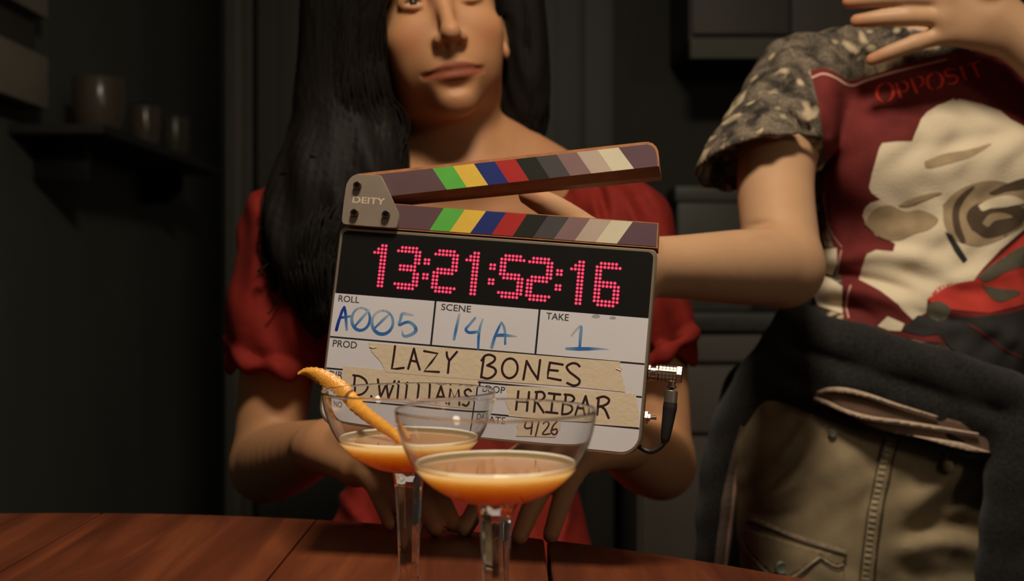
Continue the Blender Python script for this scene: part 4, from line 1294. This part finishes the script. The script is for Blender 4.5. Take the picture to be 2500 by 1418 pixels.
# ------------------------------------------------------------------ printing and sewing onto cloth
def bvh_of(V, Q):
    return BVHTree.FromPolygons([tuple(v) for v in V], [tuple(q) for q in Q])
EYE = Vector((0, 0, CAM_Z))
def onto(bvh, px, py, off=0.0):
    d = Vector(((px - CX) / F, 1, -(py - CY) / F)).normalized()
    h = bvh.ray_cast(EYE, d)
    if h[0] is None: return None
    n = h[1] if h[1].dot(d) < 0 else -h[1]
    return h[0] + n * off
def inside(p, poly):
    x, y = p; c = False; j = len(poly) - 1
    for i in range(len(poly)):
        xi, yi = poly[i]; xj, yj = poly[j]
        if (yi > y) != (yj > y) and x < (xj - xi) * (y - yi) / (yj - yi) + xi: c = not c
        j = i
    return c
def patch(name, bvh, poly, off, m, parent, thick=0.0, step=7.0, smooth_poly=False, label=None, maxgap=.05, depth=None):
    """a piece of print or cloth laid on a surface along its own outline"""
    if smooth_poly: poly = [tuple(q) for q in catmull(list(poly) + [poly[0]], 5)][:-1]
    ring = []
    for i in range(len(poly)):
        a, c = poly[i], poly[(i + 1) % len(poly)]
        n = max(1, int(math.hypot(c[0] - a[0], c[1] - a[1]) / step))
        for k in range(n): ring.append((a[0] + (c[0] - a[0]) * k / n, a[1] + (c[1] - a[1]) * k / n))
    xs = [p[0] for p in ring]; ys = [p[1] for p in ring]
    pts = [Vector(p) for p in ring]
    y = min(ys) + step * .5; r = 0
    while y < max(ys):
        x = min(xs) + (step * .5 if r % 2 else step)
        while x < max(xs):
            if inside((x, y), ring) and min((p[0] - x) ** 2 + (p[1] - y) ** 2 for p in ring) > (step * .55) ** 2: pts.append(Vector((x, y)))
            x += step
        y += step * .87; r += 1
    out = delaunay_2d_cdt(pts, [(i, (i + 1) % len(ring)) for i in range(len(ring))], [list(range(len(ring)))], 1, 1e-4)
    vs2, es, fs = out[0], out[1], out[2]
    co = [onto(bvh, v.x, v.y, off) if depth is None else W(v.x, v.y, depth(v.x, v.y)) for v in vs2]
    good = []
    for f in fs:
        if any(co[i] is None for i in f): continue
        dd = [co[i].y for i in f]
        if max(dd) - min(dd) > maxgap: continue
        good.append(tuple(f))
    use = sorted({i for f in good for i in f}); mp = {k: n for n, k in enumerate(use)}
    V = [co[i] for i in use]; Fc = [tuple(mp[i] for i in f) for f in good]
    if not V: return None
    o = obj(name, V, Fc, m, parent, True)
    # faces towards the viewer
    me = o.data
    s = sum((p.normal.dot(EYE - p.center)) for p in me.polygons)
    if s < 0: me.flip_normals()
    if thick:
        md = o.modifiers.new('thickness', 'SOLIDIFY'); md.thickness = thick; md.offset = -1
    if label: o['label'] = label
    return o
def line_poly(pts, w, smooth=True):
    P = catmull(pts, 5) if smooth and len(pts) > 2 else [np.array(p, float) for p in pts]
    m = len(P); w = np.interp(np.linspace(0, 1, m), np.linspace(0, 1, len(w)), w) if not np.isscalar(w) else np.full(m, w)
    a, b = [], []
    for i in range(m):
        t = P[min(i + 1, m - 1)] - P[max(i - 1, 0)]; t = t / (np.linalg.norm(t) + 1e-9); n = np.array([-t[1], t[0]])
        a.append(tuple(P[i] + n * w[i] / 2)); b.append(tuple(P[i] - n * w[i] / 2))
    return a + b[::-1]
def ribbon(name, bvh, lines, off, m, parent, label=None, each=True):
    """several drawn lines of one print in one mesh"""
    mb = MB(); res = None
    for pts, w in lines:
        if each: mb = MB()
        P = catmull(pts, 6) if len(pts) > 2 else [np.array(pts[0]) + (np.array(pts[1]) - np.array(pts[0])) * k / 8 for k in range(9)]
        m_ = len(P); ww = np.interp(np.linspace(0, 1, m_), np.linspace(0, 1, len(w)), w) if not np.isscalar(w) else np.full(m_, float(w))
        A, B = [], []
        for i in range(m_):
            t = P[min(i + 1, m_ - 1)] - P[max(i - 1, 0)]; t = t / (np.linalg.norm(t) + 1e-9); n = np.array([-t[1], t[0]])
            A.append(onto(bvh, *(P[i] + n * ww[i] / 2), off)); B.append(onto(bvh, *(P[i] - n * ww[i] / 2), off))
        for i in range(m_ - 1):
            q = (A[i], A[i + 1], B[i + 1], B[i])
            if any(v is None for v in q) or max(v.y for v in q) - min(v.y for v in q) > .02: continue
            mb.add(q, [(0, 1, 2, 3)])
        if each and mb.v:
            o = obj(name, mb.v, mb.f, m, parent, True)
            if label: o['label'] = label
    if each or not mb.v: return None
    o = obj(name, mb.v, mb.f, m, parent, True)
    if label: o['label'] = label
    return o

# ------------------------------------------------------------------ the standing person in the washed T-shirt
def standing():
    f = Field((-.02, .90, .78), (.80, 1.60, 1.62), .0027)
    # torso, neck, head
    f.ell((.50, 1.405, 1.08), (.128, .095, .20), .04)
    f.ell((.47, 1.41, .86), (.125, .095, .14), .06)
    f.cap((.49, 1.40, 1.22), (.355, 1.39, 1.195), .05, .046, .04)
    f.cap((.51, 1.41, 1.22), (.66, 1.41, 1.20), .05, .046, .04)
    R = rot3(math.radians(4), math.radians(-14), math.radians(-14)); o = np.array([.485, 1.34, 1.385])
    f.chain([(.50, 1.405, 1.20), (.492, 1.385, 1.30), o + np.array([0, .02, -.01])], [.058, .05, .05], .03)
    build_head(f, R, o)
    # arm that holds the board
    sh, el, wr = np.array([.335, 1.385, 1.185]), NW(1912, 652, 1.20), NW(1545, 652, 1.03)
    f.chain([sh, sh + (el - sh) * .5 + np.array([-.017, 0, 0]), el], [.047, .0415, .0385], .02)
    f.chain([el, el + (wr - el) * .30, el + (wr - el) * .75, wr], [.0395, .0365, .0285, .0262], .012)
    bk = lambda px, py, e: Vector(SR @ np.array([L(px, py, -.022 - e)[0], .022 + e, L(px, py, -.022 - e)[1]]) + ST)
    build_hand(f, wr, .026, [bk(1395, 585, .020), bk(1385, 622, .020), bk(1388, 660, .020), bk(1400, 698, .021)],
               [bk(1225, 600, .0098), bk(1205, 648, .0098), bk(1218, 695, .0098), bk(1260, 735, .0098)], [.0088, .0090, .0088, .0078],
               [NW(1450, 580, .985), NW(1405, 545, .965), NW(1345, 505, .955), NW(1290, 476, .95)], (0, .006, 0), palm_r=.0115)
    # arm laid on the chest
    el2, wr2 = np.array([.715, 1.245, 1.075]), NW(2425, 40, 1.248)
    f.chain([(.675, 1.40, 1.20), (.71, 1.32, 1.13), el2], [.047, .043, .038], .02)
    f.chain([el2, el2 + (wr2 - el2) * .35, el2 + (wr2 - el2) * .8, wr2], [.0385, .037, .029, .0270], .012)
    build_hand(f, wr2, .026, [NW(2318, -45, 1.246), NW(2305, -5, 1.246), NW(2305, 42, 1.248), NW(2312, 82, 1.252)],
               [NW(2092, -62, 1.262), NW(2072, 4, 1.262), NW(2092, 51, 1.264), NW(2128, 146, 1.268)], [.0092, .0096, .0094, .0086],
               [NW(2420, -40, 1.225), NW(2370, -95, 1.225), NW(2330, -130, 1.235), NW(2290, -150, 1.245)], (0, -.006, .001), palm_r=.0125)
    f.warp(creases([([(1822, 556), (1858, 549), (1900, 546)], 9, -.0035), ([(1815, 572), (1850, 566), (1885, 564)], 12, .0015)], 1.3))
    me, V, Q = f.mesh('person')
    tint(me, tip_tint(V, tip_tint(V, head_tint(V, R, o), [NW(2072, 4, 1.262), NW(2092, 51, 1.264), NW(2128, 146, 1.268), NW(2092, -62, 1.262), NW(1290, 476, .95)], .022), [NW(1860, 548, 1.18)], .02, (1.0, .70, .62)))
    body = put('person', me, M['skin_pale'])
    tag(body, 'person standing in a washed grey T-shirt with rose print, holding the clapperboard', 'person')

    # T-shirt
    s = Field((.19, 1.18, .80), (.80, 1.60, 1.36), .0026)
    s.ell((.502, 1.405, 1.08), (.144, .112, .21), .04)
    s.ell((.487, 1.405, .88), (.137, .116, .13), .07)
    s.cap((.49, 1.40, 1.205), (.34, 1.388, 1.190), .064, .054, .04)
    s.cap((.51, 1.41, 1.205), (.66, 1.41, 1.19), .064, .054, .04)
    s.ell((.42, 1.345, 1.10), (.06, .05, .06), .04); s.ell((.57, 1.345, 1.10), (.06, .05, .06), .04)
    hem = NW(1872, 402, 1.295); sh0 = np.array([.338, 1.386, 1.188]); ax = hem - sh0; ln = np.linalg.norm(ax); ax /= ln
    def sleeve(Pp):
        pa = Pp - sh0; t = (pa @ ax)
        tt = np.clip(t / ln, 0, 1.3)
        d = np.linalg.norm(pa - np.clip(t, 0, ln * 1.3)[..., None] * ax, axis=-1)
        r = .0565 + tt * .0095 + .0012 * np.sin(tt * 19 + Pp[..., 0] * 60) * (tt > .1)
        outer = d - r
        inner = np.maximum(d - (r - .0045), .86 * ln - t)
        nrm = np.array([-.20, .34, .90]); nrm = nrm / np.linalg.norm(nrm)
        plane = -((Pp - hem) @ nrm)
        return np.maximum(np.maximum(outer, -inner), plane)
    s.op(sleeve, hem - .26, sh0 + .12, .012)
    # sleeve hem band
    u1 = np.cross(ax, [0, 0, 1]); u1 /= np.linalg.norm(u1); u2 = np.cross(ax, u1)
    # second sleeve, outside the frame
    s.cap((.66, 1.41, 1.19), (.705, 1.335, 1.125), .056, .060, .02)
    s.cut(lambda Pp: -((Pp - np.array([.70, 1.345, 1.13])) @ np.array([-.4, .6, .7])) * 1.0, (.66, 1.2, 1.0), (.80, 1.36, 1.14), .004)
    s.cut(lambda Pp: np.linalg.norm((Pp - np.array([.498, 1.385, 1.285])) / np.array([1.15, 1.0, 1.0]), axis=-1) - .074, (.40, 1.29, 1.20), (.60, 1.48, 1.37), .006)
    # folds at the waist and under the arm
    s.warp(creases([
        ([(1992, 640), (2090, 628), (2200, 622), (2310, 650)], 22, .007), ([(2000, 672), (2130, 684), (2240, 714)], 13, -.007),
        ([(1988, 705), (2080, 705), (2180, 735), (2280, 780)], 22, .008), ([(1990, 745), (2080, 752), (2150, 780)], 13, -.006), ([(1990, 770), (2060, 785), (2140, 812)], 18, .006),
        ([(2250, 715), (2350, 685), (2480, 655)], 24, .006), ([(2200, 742), (2270, 772), (2400, 790)], 14, -.006), ([(2330, 778), (2420, 800), (2510, 850)], 22, .006), ([(2180, 660), (2290, 690), (2380, 720)], 18, -.004),
        ([(1848, 108), (1905, 205), (1960, 290), (1985, 325)], 11, -.0035), ([(1885, 92), (1950, 190), (2010, 290)], 20, .006), ([(1945, 120), (1980, 220), (1996, 290)], 13, -.004),
        ([(1850, 200), (1870, 290), (1900, 350)], 16, .004), ([(1770, 320), (1830, 300), (1900, 330)], 14, .004),
        ([(2025, 110), (2038, 170), (2045, 240)], 26, .005), ([(2080, 90), (2092, 170), (2090, 260)], 24, -.004), ([(1980, 40), (2060, 80), (2150, 150)], 24, .003),
        ([(2022, 330), (2032, 450), (2060, 590)], 30, -.004), ([(2000, 380), (2008, 480), (2020, 580)], 16, .005),
        ([(2190, 430), (2330, 405), (2480, 360)], 30, .0035), ([(2230, 365), (2350, 345), (2480, 320)], 20, -.003), ([(2150, 560), (2250, 570), (2350, 560)], 24, .003), ([(2300, 520), (2400, 480), (2490, 430)], 26, -.003),
    ], 1.42))
    def fine(Pp):
        x, y, z = Pp[:, 0], Pp[:, 1], Pp[:, 2]
        w = np.clip((1.02 - z) / .12, .12, 1)
        return w * .0010 * np.sin(x * 60 + z * 130 + 4 * np.sin(x * 23 + z * 11)) + .0009 * np.sin(x * 150 + 3 * np.sin(z * 60) + y * 80)
    s.warp(fine)
    sm, sV, sQ = s.mesh('t_shirt')
    shirt = put('t_shirt', sm, M['wash'], body); shirt['label'] = 'acid-washed dark grey T-shirt with bleached spots'
    bv = bvh_of(sV, sQ)
    # hem band of the sleeve follows the sleeve edge
    hb = MB()
    # print
    panel = [(1978, 172), (2010, 165), (2040, 178), (2070, 198), (2110, 190), (2200, 160), (2260, 142), (2330, 130), (2420, 120), (2520, 110), (2660, 110), (2660, 900), (2520, 870), (2400, 850), (2250, 832), (2160, 812), (2060, 782), (2058, 730), (2056, 690), (2050, 640), (2036, 600), (2024, 560), (2014, 500), (2012, 430), (2010, 350), (1998, 255)]
    patch('print_panel', bv, panel, .0007, M['print_red'], shirt, label='faded dark red print panel')
    ribbon('print_border', bv, [([(1980, 192), (2008, 182), (2036, 190), (2066, 207), (2088, 208), (2120, 196), (2200, 172), (2262, 158), (2312, 146)], [5, 5, 5, 5, 5, 5, 5, 4])], .0013, M['print_line'], shirt, 'thin pink border line')
    ribbon('print_border', bv, [([(2012, 470), (2018, 520), (2030, 565), (2058, 605)], 1.6), ([(2056, 612), (2050, 640), (2044, 672)], 3.2), ([(2078, 698), (2070, 725), (2068, 755), (2072, 778)], 4.2)], .0013, M['print_line'], shirt, 'thin pink border line at the side')
    patch('print_stripe', bv, [(1988, 612), (2044, 606), (2046, 640), (2034, 672), (2000, 660)], .0012, M['print_rose'], shirt)
    patch('print_stripe', bv, [(1990, 664), (2030, 682), (2058, 700), (2056, 768), (2000, 748), (1980, 700)], .0012, M['print_rose'], shirt)
    patch('print_stripe', bv, [(2168, 772), (2208, 790), (2200, 808), (2170, 806), (2144, 796)], .0012, M['print_rose'], shirt)
    rose = [(2327, 241), (2334, 246), (2340, 242), (2395, 254), (2442, 271), (2467, 292), (2500, 309), (2560, 345), (2610, 400), (2620, 470), (2570, 500), (2520, 535), (2494, 563), (2440, 610), (2400, 655), (2376, 684), (2340, 690), (2310, 700), (2264, 730), (2261, 763), (2228, 780), (2205, 758), (2192, 742), (2150, 712), (2098, 684), (2104, 659), (2112, 632), (2118, 620), (2140, 611), (2181, 615), (2186, 596), (2168, 585), (2140, 575), (2116, 548), (2107, 525), (2113, 506), (2126, 494), (2150, 487), (2128, 470), (2122, 457), (2129, 423), (2139, 389), (2147, 362), (2154, 350), (2190, 346), (2226, 345), (2232, 328), (2239, 313), (2248, 292), (2262, 275), (2289, 258), (2310, 250)]
    patch('rose_print', bv, rose, .0012, M['print_rose'], shirt, label='large off-white rose print')
    # shaded petals and the curled heart of the rose
    patch('petal_print', bv, [(2300, 500), (2330, 470), (2370, 450), (2420, 440), (2470, 450), (2520, 480), (2520, 525), (2480, 560), (2430, 590), (2380, 600), (2330, 585), (2305, 550)], .0017, M['print_tan'], shirt, smooth_poly=True, label='tan shading of the rose heart')
    patch('petal_print', bv, [(2112, 545), (2135, 510), (2170, 500), (2210, 515), (2250, 512), (2290, 535), (2270, 560), (2230, 572), (2190, 588), (2150, 578)], .0017, M['print_tan'], shirt, smooth_poly=True, label='tan shading of the lower petal')
    patch('petal_print', bv, [(2255, 395), (2300, 378), (2360, 368), (2420, 352), (2370, 382), (2310, 402), (2262, 410)], .0017, M['print_tan'], shirt, smooth_poly=True, label='tan fold shading')
    patch('petal_print', bv, [(2370, 560), (2358, 530), (2372, 505), (2410, 492), (2460, 496), (2500, 510), (2490, 545), (2450, 572), (2405, 580)], .0021, M['print_brown'], shirt, smooth_poly=True, label='dark brown heart of the rose')
    patch('petal_print', bv, [(2385, 503), (2420, 484), (2470, 478), (2500, 492), (2462, 503), (2420, 508), (2396, 516)], .0026, M['print_rose'], shirt, smooth_poly=True, label='pale rolled petal in the heart')
    patch('petal_print', bv, [(2395, 545), (2412, 524), (2445, 518), (2470, 528), (2450, 534), (2424, 540), (2408, 554)], .0026, M['print_tan'], shirt, smooth_poly=True, label='tan inner petal')
    patch('petal_print', bv, [(2345, 592), (2326, 556), (2324, 512), (2342, 476), (2378, 452), (2352, 484), (2341, 515), (2343, 552), (2356, 588)], .0026, M['print_brown'], shirt, smooth_poly=True, label='dark brown crescent shading')
    patch('petal_print', bv, [(2412, 470), (2455, 448), (2510, 432), (2515, 452), (2465, 464), (2430, 474)], .0026, M['print_brown'], shirt, smooth_poly=True, label='dark brown edge shading')
    patch('petal_print', bv, [(2306, 566), (2322, 572), (2342, 604), (2360, 634), (2350, 642), (2330, 614)], .0021, M['print_black'], shirt, label='black stem stroke')
    patch('petal_print', bv, [(2190, 500), (2240, 478), (2300, 468), (2260, 486), (2210, 502)], .0021, M['print_tan'], shirt, smooth_poly=True, label='tan petal edge')
    # letters: heavy stems with hair lines
    def cres(cx, cy, rx, ry, a0, a1): return [(cx + rx * math.cos(math.radians(a)), cy + ry * math.sin(math.radians(a))) for a in np.linspace(a0, a1, 7)]
    ribbon('print_letters', bv, [
        (cres(2160, 228, 19, 23, 100, 265), [2, 6, 9, 6, 2]), (cres(2162, 226, 19, 23, 80, -85), [2, 6, 9, 6, 2]),
        ([(2187, 204), (2199, 241)], 7), (cres(2205, 213, 11, 12, -110, 95), [2, 5, 6, 5, 2]),
        ([(2224, 193), (2238, 229)], 7), (cres(2243, 200, 11, 12, -110, 95), [2, 5, 6, 5, 2]),
        (cres(2281, 200, 17, 20, 100, 265), [2, 6, 8, 6, 2]), (cres(2283, 198, 17, 20, 80, -85), [2, 6, 8, 6, 2]),
        ([(2333, 172), (2318, 169), (2306, 176), (2312, 186), (2330, 186), (2337, 196), (2328, 205), (2312, 206)], [2, 4, 6, 7, 7, 6, 4, 2]),
        ([(2344, 162), (2357, 197)], 7), ([(2374, 156), (2388, 190)], 6), ([(2362, 160), (2392, 150)], 2.5),
    ], .0014, M['print_letter'], shirt, 'red letters OPPOSIT along the top of the panel', False)
    patch('flower_print', bv, [(2264, 730), (2290, 700), (2321, 692), (2376, 684), (2410, 655), (2450, 615), (2500, 572), (2600, 550), (2620, 740), (2500, 742), (2415, 764), (2340, 757), (2290, 752)], .0012, M['print_bright'], shirt, label='bright red flower print')
    for pl in ([(2394, 694), (2440, 705), (2490, 712), (2450, 735), (2420, 728)], [(2385, 678), (2430, 640), (2500, 600), (2510, 640), (2450, 665), (2410, 685)], [(2262, 745), (2290, 735), (2320, 756), (2300, 785), (2270, 775)]):
        patch('leaf_print', bv, pl, .0017, M['print_grey'], shirt, smooth_poly=True, label='grey green leaf print')
    patch('leaf_print', bv, [(2240, 770), (2300, 770), (2380, 775), (2460, 765), (2520, 750), (2620, 760), (2620, 960), (2500, 940), (2400, 890), (2320, 850), (2290, 815), (2250, 820), (2200, 806)], .0017, M['print_black'], shirt, label='black lower part of the print')
    ribbon('print_border', bv, [([(2360, 790), (2400, 812), (2440, 845), (2490, 872)], [3, 6, 6, 4])], .0023, M['print_red'], shirt, 'red curved border line')

    # pants
    p = Field((.20, 1.20, .02), (.68, 1.60, .98), .0034)
    p.ell((.42, 1.41, .72), (.148, .118, .17), .05)
    p.chain([(.358, 1.395, .76), (.362, 1.385, .60), (.365, 1.39, .40), (.365, 1.41, .07)], [.096, .092, .075, .066], .03)
    p.chain([(.505, 1.405, .76), (.515, 1.40, .60), (.525, 1.41, .40), (.53, 1.43, .07)], [.092, .088, .073, .066], .03)
    p.cut(lambda Pp: Pp[..., 2] - .045, (.2, 1.2, -.1), (.68, 1.6, .045), .0)
    p.warp(creases([
        ([(1850, 1225), (1920, 1190), (1985, 1110)], 16, .006), ([(1890, 1140), (1950, 1060), (1990, 1010)], 14, .005), ([(1870, 1180), (1935, 1130), (1975, 1060)], 12, -.005), ([(1830, 1255), (1900, 1262), (1960, 1240)], 14, -.005),
        ([(2180, 1350), (2300, 1325), (2430, 1345)], 26, .006), ([(2190, 1308), (2300, 1278), (2430, 1300)], 24, -.012), ([(2200, 1255), (2290, 1195), (2370, 1120)], 26, .009), ([(2250, 1290), (2330, 1210), (2400, 1150)], 22, -.010), ([(2180, 1400), (2300, 1400), (2420, 1410)], 24, -.004),
        ([(2010, 1080), (2070, 1150), (2080, 1260)], 26, .003), ([(2120, 1080), (2130, 1180), (2090, 1300)], 22, -.003)], 1.42))
    p.warp(lambda Pp: .0016 * np.sin(Pp[:, 0] * 90 + 4 * np.sin(Pp[:, 2] * 30)) * np.sin(Pp[:, 2] * 70 + Pp[:, 1] * 40))
    pm, pV, pQ = p.mesh('pants')
    pants = put('pants', pm, M['denim'], body); pants['label'] = 'olive green denim trousers'
    bp = bvh_of(pV, pQ)
    # stitched fly seam
    seam = lambda t: (2176 - 62 * t - 10 * math.sin(t * 3), 1068 + 370 * t)
    patch('seam', bp, line_poly([seam(k / 6) for k in range(7)], 34), .0014, M['denim'], pants, thick=.0012, step=8)
    st = []
    for k in range(26):
        x, y = seam(k / 26); st.append(([(x - 13, y), (x + 3, y + 2)], 8))
    ribbon('stitches', bp, st, .0032, M['denim_worn'], pants, 'pale worn stitches of the seam', False)
    ribbon('seam_line', bp, [([(seam(k / 6)[0] + 17, seam(k / 6)[1]) for k in range(7)], 3), ([(seam(k / 6)[0] - 18, seam(k / 6)[1]) for k in range(7)], 3)], .0030, M['denim_dark'], pants)
    st = []
    for k in range(18):
        t = k / 18; x, y = 2400 - 12 * t, 1200 + 225 * t
        st.append(([(x - 7, y), (x + 7, y + 2)], 6))
    ribbon('stitches', bp, st, .0018, M['denim_worn'], pants, 'pale stitches near the hanging sleeve', False)
    # pocket with buttoned flap
    patch('pocket', bp, [(1828, 1300), (1900, 1325), (2060, 1352), (2062, 1440), (1834, 1440)], .0016, M['denim'], pants, thick=.002)
    fl = patch('pocket_flap', bp, [(1824, 1288), (1900, 1312), (1980, 1336), (2064, 1350), (2056, 1374), (2040, 1378), (2004, 1356), (1970, 1380), (1930, 1408), (1895, 1406), (1868, 1380), (1836, 1344), (1822, 1314)], .0050, M['denim'], pants, thick=.0024)
    ribbon('welt', bp, [([(1838, 1264), (1900, 1290), (1980, 1318), (2066, 1343)], 8)], .0036, M['denim_worn'], pants, 'pale worn pocket welt')
    ribbon('seam_line', bp, [([(1832, 1274), (1900, 1302), (1980, 1328), (2064, 1352)], 6)], .0056, M['denim_dark'], pants)
    ribbon('flap_edge', bp, [([(1822, 1316), (1836, 1344), (1868, 1382), (1893, 1407)], 6), ([(1893, 1407), (1930, 1409), (1970, 1381), (2004, 1356)], 6), ([(2004, 1356), (2038, 1378), (2058, 1372)], 5)], .0060, M['denim_worn'], fl, 'pale frayed edge of the flap', False)
    def button(px, py, r, m, par, nm):
        q = onto(bp, px, py, .0055); b = MB()
        b.lathe([(0, -.0016), (r * .35, -.0014), (r * .5, -.0022), (r * .85, -.0022), (r, -.001), (r, .002), (0, .002)], 28, axis='Y')
        ob = b.build(nm, m, par); ob.location = q; return ob
    button(1914, 1384, .0078, M['brass_dull'], fl, 'button')
    button(2030, 1060, .0045, M['brass_dull'], pants, 'rivet')
    # zip pull
    z0 = onto(bp, 2308, 1108, .005); z1 = onto(bp, 2306, 1128, .008); z2 = onto(bp, 2316, 1158, .008)
    mb = MB(); mb.tube([z0, z1], [.0016, .002], 8); mb.tube([z1, z1 + (z2 - z1) * .3, z1 + (z2 - z1) * .7, z2], [.0028, .0055, .006, .003], 12)
    mb.build('zip_pull', M['denim_worn'], pants)

    # dark fleece jacket knotted round the waist
    j = Field((.13, 1.16, .48), (.72, 1.66, 1.0), .0032)
    rim = lambda a, rx, ry, cx, cy, z, tilt: (cx + rx * math.cos(a), cy + ry * math.sin(a), z - tilt * math.cos(a))
    n = 26
    up = [rim(2 * math.pi * k / n, .150, .137, .487, 1.41, .852, .049) for k in range(n + 1)]
    j.chain(up, [.026] * (n + 1), .004)
    lo = [rim(2 * math.pi * k / n, .158, .140, .475, 1.412, .818, .046) for k in range(n + 1)]
    j.chain(lo, [.019] * (n + 1), .008)
    lo2 = [rim(2 * math.pi * k / n, .158, .134, .462, 1.412, .796, .040) for k in range(n + 1)]
    j.chain(lo2, [.020] * (n + 1), .010)
    # body of the jacket hanging behind the hip
    j.chain([NW(1965, 830, 1.40), NW(1895, 920, 1.40), NW(1832, 1020, 1.41), NW(1790, 1120, 1.42), NW(1770, 1230, 1.42), NW(1764, 1330, 1.42), NW(1766, 1440, 1.42)], [.034, .040, .040, .036, .033, .032, .032], .03)
    j.chain([NW(2010, 900, 1.44), NW(1900, 1050, 1.46), NW(1830, 1200, 1.47), NW(1800, 1440, 1.48)], [.05, .05, .042, .036], .03)
    j.chain([(.30, 1.50, .82), (.29, 1.52, .70), (.29, 1.53, .52)], [.035, .035, .03], .03)
    j.chain([(.45, 1.545, .84), (.45, 1.56, .70), (.45, 1.57, .52)], [.035, .03, .025], .04)
    j.chain([(.58, 1.53, .84), (.58, 1.55, .70), (.58, 1.55, .52)], [.035, .03, .025], .04)
    # sleeve hanging in front on the other side
    j.chain([NW(2490, 985, 1.30), NW(2478, 1080, 1.275), NW(2468, 1200, 1.268), NW(2450, 1330, 1.268), NW(2440, 1460, 1.27)], [.026, .029, .028, .026, .026], .012)
    j.warp(lambda Pp: .0012 * np.sin(Pp[:, 2] * 120 + 30 * Pp[:, 0] + 3 * np.sin(Pp[:, 0] * 40)))
    jm, jV, jQ = j.mesh('jacket')
    jk = put('tied_jacket', jm, M['fleece'], body); jk['label'] = 'charcoal fleece jacket tied round the waist'
    bj = bvh_of(np.concatenate([jV, pV]), np.concatenate([jQ, pQ + len(jV)]))
    jb = bvh_of(jV, jQ)
    ribbon('zip_tape', jb, [([(1815, 1040), (1795, 1130), (1780, 1220), (1768, 1320), (1758, 1400)], [14, 26, 34, 34, 32])], .0016, M['zip'], jk, 'brown zip tape')
    ribbon('zip_teeth', jb, [([(1818, 1060), (1800, 1140), (1788, 1230), (1777, 1320), (1768, 1400)], 6)], .0026, M['print_line'], jk)
    # cotton lining showing as a folded strip, darker brown between cream edges
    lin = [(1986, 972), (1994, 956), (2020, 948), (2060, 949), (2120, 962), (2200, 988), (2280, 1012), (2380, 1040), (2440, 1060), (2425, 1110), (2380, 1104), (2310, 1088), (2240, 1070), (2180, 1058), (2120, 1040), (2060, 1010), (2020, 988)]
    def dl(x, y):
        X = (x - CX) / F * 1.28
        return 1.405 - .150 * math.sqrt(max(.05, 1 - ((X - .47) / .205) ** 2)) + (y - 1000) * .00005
    lo = patch('lining', None, lin, 0, M['lining'], jk, thick=.003, label='cotton lining turned out under the jacket, darker between its cream edges', depth=dl)
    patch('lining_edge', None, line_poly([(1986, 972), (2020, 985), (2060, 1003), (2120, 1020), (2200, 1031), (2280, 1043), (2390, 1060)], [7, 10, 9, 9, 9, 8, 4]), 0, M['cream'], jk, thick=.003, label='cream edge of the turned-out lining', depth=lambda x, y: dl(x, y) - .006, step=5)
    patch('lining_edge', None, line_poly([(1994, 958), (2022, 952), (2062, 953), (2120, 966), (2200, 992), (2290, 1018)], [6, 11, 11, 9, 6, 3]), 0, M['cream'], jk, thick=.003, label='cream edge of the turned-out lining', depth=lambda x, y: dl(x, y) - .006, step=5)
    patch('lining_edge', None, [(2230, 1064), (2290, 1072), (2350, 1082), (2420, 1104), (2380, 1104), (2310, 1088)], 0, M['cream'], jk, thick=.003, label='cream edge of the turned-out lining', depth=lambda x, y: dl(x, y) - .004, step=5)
    # shoes
    for x, y in ((.36, 1.40), (.53, 1.42)):
        sf = Field((x - .08, y - .26, -.005), (x + .08, y + .12, .13), .004)
        sf.chain([(x, y + .04, .045), (x, y - .06, .05), (x - .005, y - .15, .036)], [.040, .040, .034], .02)
        sf.cap((x, y + .02, .06), (x, y + .02, .10), .042, .042, .02)
        sf.cut(lambda Pp: Pp[..., 2] - .001, (x - .1, y - .3, -.05), (x + .1, y + .2, .001))
        smm, a1, a2 = sf.mesh('shoe'); put('shoe', smm, M['black_iron'], body)
standing()
